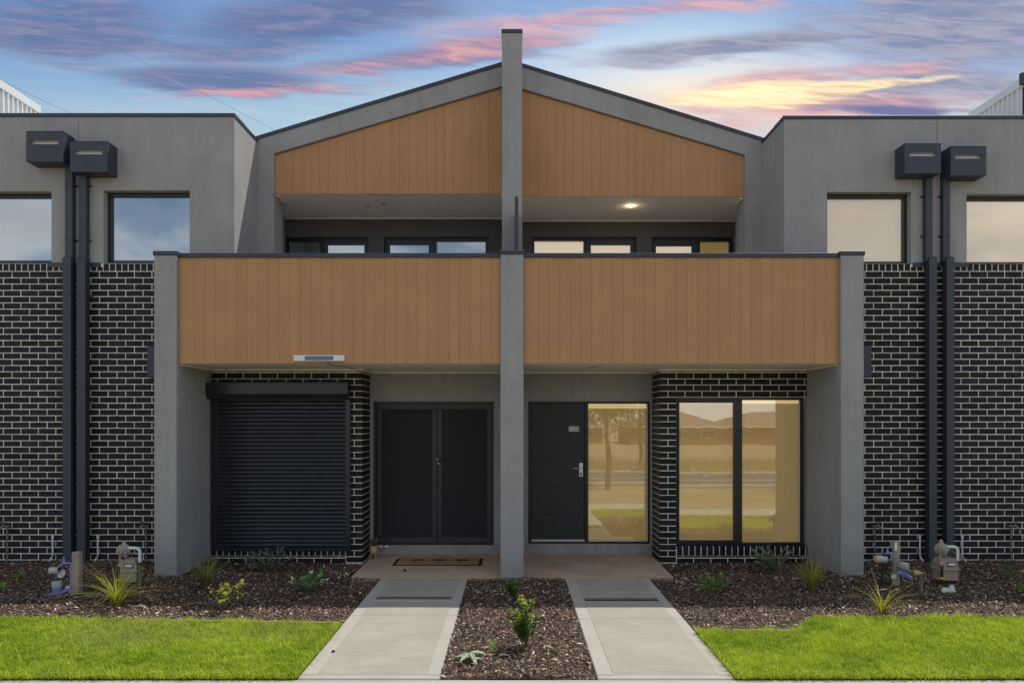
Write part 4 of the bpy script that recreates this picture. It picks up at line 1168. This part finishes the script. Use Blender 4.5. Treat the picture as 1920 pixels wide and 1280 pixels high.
MB().lathe((X2, Y2, 0), [(.055, z2 + .03), (.056, z2 + .085), (.044, z2 + .092)], 18).build('dial_housing', 'meter_grey', wm, True)
MB().tube([(X2 - .09, Y2 - .01, z2 - .02), (X2, Y2, z2 - .04), (X2 + .08, Y2, z2 - .09)], [.018, .03, .026], 10).build('pipe_union', 'lilac', wm, True)
MB().tube([(X2 + .085, Y2, z2 - .09), (X2 + .09, Y2, -.04)], .016, 8).build('outlet', 'tap_metal', wm, True)
part('tag', 'paper', wm, (X2 - .16, X2 - .10, Y2 - .02, Y2 - .016, z2 - .09, z2 - .04), b=.002)
X3, Y3 = G(1727, 1116)
bv = thing('brass_meter', 'aged brass water meter on a thin standpipe right of the stake', 'water meter', (X3, Y3, .02))
zv = WZ(1074, Y3)
MB().tube([(X3 - .20, Y3 + .12, zv + .06), (X3 - .12, Y3 + .04, zv + .02), (X3 - .03, Y3, zv - .02), (X3, Y3, zv - .04), (X3, Y3, -.04)], [.02, .02, .018, .016, .015], 10).build('standpipe', 'tap_metal', bv, True)
MB().lathe((X3 - .05, Y3, zv), [(.02, -.05), (.042, -.045), (.044, .0), (.03, .03), (.022, .05)], 14, 'x').build('body', 'brass', bv, True)
MB().tube([(X3 + .02, Y3 - .02, zv + .02), (X3 + .04, Y3 - .03, zv - .02), (X3 + .02, Y3 - .03, zv - .06)], .006, 6).build('seal_wire', 'brass', bv, True)

# crumpled tag in the mulch, fallen palm frond strip
X, Y = G(1779, 1113)
mb = MB(); r_ = random.Random(4); n = 6
vs = [(X + (i - 2.5) * .03 + r_.uniform(-.008, .008), Y + j * .035 + r_.uniform(-.01, .01), .02 + .085 * (1 - abs(j - 1)) * (.4 + i / 8) + r_.uniform(0, .04)) for j in range(3) for i in range(n)]
mb.add(vs, [(j * n + i, j * n + i + 1, (j + 1) * n + i + 1, (j + 1) * n + i) for j in range(2) for i in range(n - 1)])
tag(mb.build('plastic_wrapper', 'paper'), 'crumpled pale green plastic wrapper lying on the bark mulch', 'litter')
Yl = YB - .2
lf = MB().tube([(WX(1774, Yl), Yl, WZ(1026, Yl)), (WX(1790, Yl), Yl, WZ(1036, Yl)), (WX(1806, Yl), Yl, WZ(1042, Yl)), (WX(1810, Yl), Yl - .02, .03)], [.004, .007, .008, .003], 6).build('dry_leaf_blade', 'brass', None, True)
tag(lf, 'yellowed dry strap leaf leaning on brick beside white drain pipe', 'dry leaf')
cm = thing('wall_camera', 'small silver lens fitting on black brick beyond the farthest garden tap', 'camera', (WX(1921, YB), YB, .5))
MB().lathe((WX(1921, YB), YB - .05, WZ(1009, YB)), [(.03, .05), (.034, .0), (.028, -.02), (.02, -.022)], 14, 'y').build('body', 'steel', cm, True)

# ------------------------------------------------------------------ porch things
def p_at(px, py): return G(px, py, .012)
dm = thing('doormat', 'long brown coir doormat with black palm motifs before screen doors', 'doormat', (-1.05, .6, .012))
xa, ya = p_at(735, 1060); xb, yb = p_at(903, 1060); _, yc2 = p_at(800, 1047)
part('border', 'rubber', dm, (xa, xb, ya, yc2, .013, .022), b=.004)
part('coir', 'coir', dm, (xa + .045, xb - .045, ya + .04, yc2 - .035, .0135, .027), b=.003)
for k in range(3):
    cx = xa + (xb - xa) * (.25 + .25 * k); cy = (ya + yc2) / 2; mb = MB()
    for j in range(7):
        a = math.radians(-15 + 35 * j); dx_, dy_ = math.cos(a), math.sin(a); w_ = .017
        c0 = Vector((cx, cy + .05, .0285)); tip = c0 + Vector((dx_ * .125, dy_ * .10, 0)); md = c0 + Vector((dx_ * .07, dy_ * .06 + .01, 0)); nn = Vector((-dy_, dx_, 0)) * w_
        mb.add([c0, md + nn, tip, md - nn], [(0, 1, 2, 3)])
    mb.add([(cx - .008, cy + .05, .0283), (cx + .008, cy + .05, .0283), (cx - .02, cy - .15, .0283), (cx - .04, cy - .15, .0283)], [(0, 1, 2, 3)])
    mb.build('palm_motif', 'print_black', dm)
X, Y = p_at(700.5, 1047); s = S(Y)
po = thing('potted_plant', 'small lavender plant in yellow pot on wooden legs by screen doors', 'pot plant', (X, Y, .012))
MB().lathe((X, Y, 0), [(.045, .105), (.05, .11), (.058, .20), (.054, .20), (.05, .185)], 18).build('pot', 'pot', po, True)
for k in range(4):
    a = math.pi / 4 + k * math.pi / 2
    MB().tube([(X + .04 * math.cos(a), Y + .04 * math.sin(a), .14), (X + .062 * math.cos(a), Y + .062 * math.sin(a), .013)], [.010, .007], 6).build('leg', 'pot_leg', po, True)
MB().lathe((X, Y, 0), [(.056, .10), (.056, .112)], 14).build('stand_ring', 'pot_leg', po)


def sprig(parent, X, Y, z, n, h, spread, cols, lw=.006, ll=.03, name='foliage', per=8, tipcol=None, seed=1):
    r = np.random.default_rng(seed); V = []; Cc = []; st = MB()
    for i in range(n):
        a = r.uniform(0, 2 * np.pi); rr = spread * math.sqrt(r.uniform(0, 1)); hh = h * r.uniform(.6, 1.0) * (1 - .35 * rr / max(spread, .001))
        tip = np.array([X + rr * math.cos(a), Y + rr * math.sin(a), z + hh]); base = np.array([X + r.normal(0, .008), Y + r.normal(0, .008), z])
        mid = (base + tip) / 2 + np.array([r.normal(0, .15 * spread), r.normal(0, .15 * spread), .08 * h])
        st.tube([base, mid, tip], [.004, .003, .0015], 4, False)
        for k in range(per):
            t = r.uniform(.25, 1.0) if k else 1.0; p = (1 - t) ** 2 * base + 2 * t * (1 - t) * mid + t * t * tip
            th = r.uniform(0, 2 * np.pi); el = r.uniform(-.2, 1.1)
            d = np.array([math.cos(th) * math.cos(el), math.sin(th) * math.cos(el), math.sin(el)]); sd2 = np.array([-math.sin(th), math.cos(th), r.normal(0, .3)])
            L = ll * r.uniform(.6, 1.25); W = lw * r.uniform(.8, 1.2)
            up = np.array([0, 0, L * .12])
            V += [p, p + d * L * .5 + sd2 * W + up, p + d * L, p + d * L * .5 - sd2 * W + up]
            c = np.array(cols[r.integers(len(cols))]) * r.uniform(.75, 1.25)
            if tipcol is not None and t > .8 and r.uniform() < .75: c = np.array(tipcol[r.integers(len(tipcol))]) * r.uniform(.8, 1.2)
            Cc += [c] * 4
    V = np.array(V); n4 = len(V) // 4
    o = cloud_mesh(name, V, np.arange(n4 * 4).reshape(-1, 4), np.array(Cc), 'leaf', '', parent=parent)
    st.build('stem', 'stem', parent)
    return o
sprig(po, X, Y, .19, 16, .12, .07, [(.18, .28, .13), (.25, .34, .17)], .006, .045, 'foliage', 12, [(.42, .34, .52), (.25, .32, .16)], 3)
orn = thing('sill_ornament', 'tiny cream ornament lying on the ledge beside the potted plant', 'ornament', (WX(720, YD - .01), YD, .14))
yo = YD + .0
for a, b in ((711, 719), (721, 729)):
    MB().lathe((WX((a + b) / 2, yo), yo - .02, WZ(1023.5, yo)), [(.012, -.03), (.02, -.015), (.02, .015), (.012, .03)], 8, 'x').build('shell', 'moulding', orn, True)
X, Y = p_at(759, 1070)
tag(MB().lathe((X, Y, .012), [(.018, .0), (.022, .012), (.012, .026)], 7).build('pebble', 'rubber'), 'small dark pebble on the brown porch slab below doormat', 'pebble')
X, Y = G(625, 1222, 0)
tag(MB().lathe((X, Y, .003), [(.014, .0), (.016, .008), (.008, .016)], 7).build('pebble', 'rubber'), 'small dark pebble on the edge of the path by roller shutter lawn', 'pebble')

# channel drain grates across the paths
for (x0, x1), py, lab in (((WX(719, -1.1), WX(858, -1.1)), 1121, 'black slotted drain grate set across the path to screen doors'), ((WX(1085, -1.1), WX(1222, -1.1)), 1124, 'black slotted drain grate set across the path to front door')):
    _, yc2 = G(800, py, 0)
    xa, xb = ((PL[0] + .14, PL[1] - .11) if x0 < 0 else (PR[0] + .14, PR[1] - .11))
    dg = thing('drain_grate', lab, 'drain', ((xa + xb) / 2, yc2, 0), 'channel drains across the paths')
    part('rail', 'rubber', dg, (xa, xb, yc2 - .05, yc2 - .038, -.02, .007), b=.002); part('rail', 'rubber', dg, (xa, xb, yc2 + .038, yc2 + .05, -.02, .007), b=.002)
    MB().box(xa, xb, yc2 - .04, yc2 + .04, -.002, .001).build('channel', 'print_black', dg)
    n = int((xb - xa) / .026); bar = MB().box(-.006, .006, -.038, .038, -.004, .0075, .002).mesh('bar', 'rubber')
    for k in range(n):
        o = bpy.data.objects.new('bar', bar); C.objects.link(o); adopt(o, dg); o.location = (xa + .013 + k * .026, yc2, 0)

# ------------------------------------------------------------------ plants
def tussock(px, py, n, ln, cols, label, seed, lean=1.0, wd=.0045):
    X, Y = G(px, py, .02); z = mulch_z(X, Y); r = np.random.default_rng(seed)
    t = thing('grass_tussock', label, 'tussock', (X, Y, z), 'strappy grass tussocks')
    V, Fc, Cc = [], [], []
    for i in range(n):
        a = r.uniform(0, 2 * np.pi); d = np.array([math.cos(a), math.sin(a), 0]); sd2 = np.array([-math.sin(a), math.cos(a), 0])
        L = ln * r.uniform(.55, 1.1); k = r.uniform(.15, 1.0) * lean; b0 = np.array([X, Y, z - .01]) + d * r.uniform(0, .035)
        c = np.array(cols[r.integers(len(cols))]) * r.uniform(.75, 1.25); o = len(V); m_ = 5
        for j in range(m_ + 1):
            u_ = j / m_; p = b0 + d * L * (k * u_ * u_ * .8 + .12 * u_) + np.array([0, 0, L * (u_ - .42 * k * u_ * u_)])
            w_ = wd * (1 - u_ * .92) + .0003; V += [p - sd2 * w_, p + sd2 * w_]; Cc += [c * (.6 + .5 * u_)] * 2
        for j in range(m_): Fc.append((o + 2 * j, o + 2 * j + 1, o + 2 * j + 3, o + 2 * j + 2))
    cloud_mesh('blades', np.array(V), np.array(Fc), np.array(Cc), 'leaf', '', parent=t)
    return t
YG1 = [(.52, .50, .04), (.38, .42, .05), (.60, .52, .07), (.26, .32, .05)]
YG2 = [(.24, .31, .06), (.32, .38, .07), (.17, .22, .05), (.40, .36, .10)]
tussock(220, 1137, 130, .54, YG1, 'yellow-green strappy tussock in sun before the gas meter by lawn', 1, 1.6)
tussock(386, 1097, 150, .46, YG2, 'dark green strappy tussock beside the roller shutter blade wall', 2, 1.15)
tussock(1522, 1104, 170, .44, [(.42, .42, .06), (.52, .48, .08), (.28, .30, .06)], 'olive strappy tussock at the foot of blade wall by lit window', 3)
tussock(1655, 1146, 50, .48, YG1, 'sparse yellow strappy tussock in sun before the rust stained stake', 4, 1.4)
tussock(925, 1222, 26, .20, [(.25, .36, .12), (.34, .42, .18)], 'small green weed grass in the bed between the paths', 5, .8, .003)


def shrub(px, py, n, h, spread, cols, label, seed, lw, ll, per, tip=None, group=None):
    X, Y = G(px, py, .02); z = mulch_z(X, Y)
    t = thing('shrub', label, 'shrub', (X, Y, z), group)
    sprig(t, X, Y, z - .01, n, h, spread, cols, lw, ll, 'foliage', per, tip, seed); return t
GR = [(.24, .31, .21), (.32, .40, .28), (.18, .25, .16)]
shrub(508, 1066, 13, .46, .34, GR, 'grey-green small-leaved shrub in front of the roller shutter', 1, .013, .034, 60)
shrub(1450, 1075, 19, .46, .34, GR, 'grey-green small-leaved shrub under the lit ground floor window', 2, .012, .032, 60, [(.4, .44, .28)])
shrub(430, 1138, 11, .36, .24, [(.16, .20, .05), (.30, .32, .06)], 'sparse yellow-leaved seedling shrub at the sunny mulch edge', 3, .016, .06, 13, [(.60, .52, .06), (.50, .50, .08)])
shrub(578, 1106, 13, .27, .24, [(.12, .28, .06), (.17, .36, .08)], 'low green shrub with white flower specks, below the roller shutter', 4, .016, .045, 18, [(.25, .45, .09), (.8, .8, .7)])
shrub(962, 1120, 9, .31, .11, [(.08, .20, .04), (.12, .26, .05)], 'small dark green shrub in shade at foot of centre blade wall', 5, .013, .042, 34, [(.15, .32, .06)])
sh = shrub(985, 1212, 16, .56, .17, [(.07, .16, .03), (.11, .22, .04)], 'upright green and yellow shrub in sun between the two paths', 6, .012, .036, 62, [(.42, .44, .06), (.28, .36, .06)])
shrub(1336, 1110, 12, .33, .21, [(.14, .34, .06), (.20, .42, .07)], 'low bright green shrub with reddish tips, below the lit window', 7, .016, .042, 20, [(.36, .20, .06), (.2, .3, .06)])
shrub(1888, 1092, 14, .17, .11, [(.12, .30, .09), (.15, .36, .12)], 'small feathery green weed beyond the gas meter downpipes', 8, .002, .03, 26)


def rosette(px, py, n, L, W, col, label, seed, lift=.5, name='seedling'):
    X, Y = G(px, py, .02); z = mulch_z(X, Y); r = random.Random(seed)
    t = thing(name, label, name, (X, Y, z))
    for k in range(n):
        a = 2.4 * k + r.uniform(-.3, .3); el = lift * r.uniform(.4, 1.3); l = L * r.uniform(.7, 1.1)
        d = Vector((math.cos(a) * math.cos(el), math.sin(a) * math.cos(el), math.sin(el))); sd2 = Vector((-math.sin(a), math.cos(a), 0)); up = Vector((0, 0, 1))
        b0 = Vector((X, Y, z + .01 + .02 * (k % 3))); vs = []
        for u_, w_ in ((0, .15), (.3, .75), (.6, 1), (.85, .6), (1, .05)):
            p = b0 + d * l * u_ - up * l * .25 * u_ * u_
            vs += [p - sd2 * W * w_ + up * W * .25 * w_, p, p + sd2 * W * w_ + up * W * .25 * w_]
        fs = [(3 * i + j, 3 * i + j + 1, 3 * i + j + 4, 3 * i + j + 3) for i in range(4) for j in range(2)]
        o = MB().add(vs, fs).build('leaf', col, t)
    return t
mat('leaf_lime', (.22, .36, .04), .45, .2, 20, trans=.3); mat('leaf_pale', (.34, .42, .26), .7, .2, 20, trans=.25)
rosette(34, 1092, 9, .10, .028, 'leaf_lime', 'lime green broad-leaved seedling in mulch beside lilac water meter', 1, .8)
rosette(8, 1110, 9, .12, .024, 'leaf_lime', 'lime green seedling in mulch nearest the sunny edge, meter side', 2, .6)
rosette(1912, 1114, 9, .12, .030, 'leaf_lime', 'lime green round-leaved seedling beyond the crumpled wrapper', 3, 1.0)
rosette(880, 1232, 11, .16, .022, 'leaf_pale', 'flat pale grey-green weed in the bed between the paths', 4, .22, 'weed')

# ------------------------------------------------------------------ overhead wires
for (pa, pb, lab) in (((-60, -55), (330, 148), 'thin overhead power line crossing the upper sky'), ((0, 150), (170, 228), 'thin overhead power line low over the parapet'), ((60, 205), (105, 226), 'short power line beside the white party wall')):
    P_ = []
    for (p, q), dd in ((pa, 24), (pb, 34)):
        s = F / dd; P_.append(Vector(((p - CX) / s, dd - D0, H + (CY - q) / s)))
    d = P_[1] - P_[0]; ext = [P_[0] - d * 1.5, P_[0], (P_[0] + P_[1]) / 2 - Vector((0, 0, .05)), P_[1], P_[1] + d * 1.5]
    tag(MB().tube(ext, .006, 5).build('power_line', 'wire'), lab, 'wire', 'overhead power lines')

# ------------------------------------------------------------------ across the street (mirrored in the glass)
def tree(X, Y, h, r, label, seed, n=7000):
    z = gz(Y); rr = np.random.default_rng(seed); t = thing('street_tree', label, 'tree', (X, Y, z), 'young street trees')
    tr = MB(); tr.tube([(X, Y, z - .1), (X + .05, Y, z + h * .2), (X - .04, Y + .05, z + h * .45), (X + .02, Y, z + h * .85)], [.10, .08, .06, .02], 8)
    cl = []
    for k in range(14):
        a = rr.uniform(0, 2 * np.pi); z0 = z + h * rr.uniform(.35, .7); z1 = z0 + h * rr.uniform(.05, .25); R_ = r * rr.uniform(.4, .95)
        e = (X + R_ * math.cos(a), Y + R_ * math.sin(a), z1); tr.tube([(X, Y, z0), ((X + e[0]) / 2, (Y + e[1]) / 2, (z0 + z1) / 2 + .1), e], [.03, .02, .008], 5); cl.append(e)
    cl += [(X, Y, z + h * .9), (X + .2, Y, z + h * .8)]
    tr.build('trunk', 'bark', t, True)
    ce = np.array(cl)[rr.integers(len(cl), size=n)]; p = ce + rr.normal(0, .26, (n, 3))
    d = rr.normal(0, 1, (n, 3)); d[:, 2] -= .8; d /= np.linalg.norm(d, axis=1)[:, None]; s_ = np.cross(d, rr.normal(0, 1, (n, 3))); s_ /= np.linalg.norm(s_, axis=1)[:, None]
    L = rr.uniform(.07, .17, (n, 1)); V = np.stack([p, p + d * L * .5 + s_ * L * .18, p + d * L, p + d * L * .5 - s_ * L * .18], 1).reshape(-1, 3)
    col = np.array([.09, .13, .04]) * rr.uniform(.6, 1.6, (n, 1)); cloud_mesh('crown', V, np.arange(4 * n).reshape(-1, 4), np.repeat(col, 4, 0), 'leaf', '', parent=t)
tree(2.95, -10.0, 4.2, 1.1, 'slender young street tree on the dry verge before the road', 1)
tree(4.6, -22.5, 4.5, 1.2, 'thin young tree in tall dry grass beyond the road', 2, 1800)
tree(6.4, -23.5, 4.2, 1.1, 'second thin young tree in dry grass beyond the road', 3, 1800)
tree(9.5, -10.4, 1.6, .9, 'low bushy young tree on the dry verge near the road', 4, 2600)
N = 16000; x = rng.uniform(-14, 34, N); yy = rng.uniform(-34, -21, N); zz_ = np.array([gz(q) for q in yy]); az = rng.uniform(0, 6.28, N); hh = rng.uniform(.25, .75, N); d = np.stack([np.cos(az), np.sin(az), 0 * az], 1)
b0 = np.stack([x, yy, zz_], 1); V = np.stack([b0 - d * .012, b0 + d * .012, b0 + d[:, ::-1] * np.array([1, 1, 0]) * (hh * .3)[:, None] + np.array([0, 0, 1]) * hh[:, None]], 1).reshape(-1, 3)
cloud_mesh('tall_grass', V, np.arange(3 * N).reshape(-1, 3), np.repeat(np.array([.44, .34, .16]) * rng.uniform(.7, 1.2, (N, 1)), 3, 0), 'leaf', 'tall dry straw-coloured grass beyond the road', 'grass')


def far_house(X, Y, w_, dpt, label, seed):
    z = gz(Y); h = thing('house', label, 'house', (X, Y, z), 'brick houses across the street')
    part('wall', 'red_brick', h, (X - w_ / 2, X + w_ / 2, Y - dpt, Y, z - .2, z + 2.6), b=0)
    e = .5; x0, x1, y0, y1 = X - w_ / 2 - e, X + w_ / 2 + e, Y - dpt - e, Y + e; zr = z + 2.6; t = dpt / 2 + e; zt = zr + t * .42
    MB().add([(x0, y0, zr), (x1, y0, zr), (x1, y1, zr), (x0, y1, zr), (x0 + t, (y0 + y1) / 2, zt), (x1 - t, (y0 + y1) / 2, zt)], [(0, 1, 5, 4), (1, 2, 5), (2, 3, 4, 5), (3, 0, 4), (3, 2, 1, 0)]).build('roof', 'roof_tile', h)
    part('gutter', 'white_trim', h, (x0, x1, y1 - .02, y1 + .08, zr - .12, zr + .02))
    for k, (fx, ww) in enumerate(((-.3, 1.5), (.05, 1.2), (.32, 2.0))):
        cx = X + fx * w_; wn = part('window', 'white_trim', h, (cx - ww / 2, cx + ww / 2, Y - .02, Y + .04, z + .95, z + 2.15))
        MB().box(cx - ww / 2 + .07, cx - .03, Y + .041, Y + .045, z + 1.02, z + 2.08).build('pane', 'metal_dark', wn); MB().box(cx + .03, cx + ww / 2 - .07, Y + .041, Y + .045, z + 1.02, z + 2.08).build('pane', 'metal_dark', wn)
far_house(24.0, -92, 14, 10, 'brown brick house with hipped tile roof, first along the far street', 1)
far_house(38.8, -95, 14, 10, 'brown brick house with hipped tile roof, second along the far street', 2)
far_house(7.0, -95, 13, 10, 'brown brick house behind the young trees across the road', 3)
far_house(-12.0, -94, 14, 10, 'brown brick house across the road facing the roller shutter', 4)
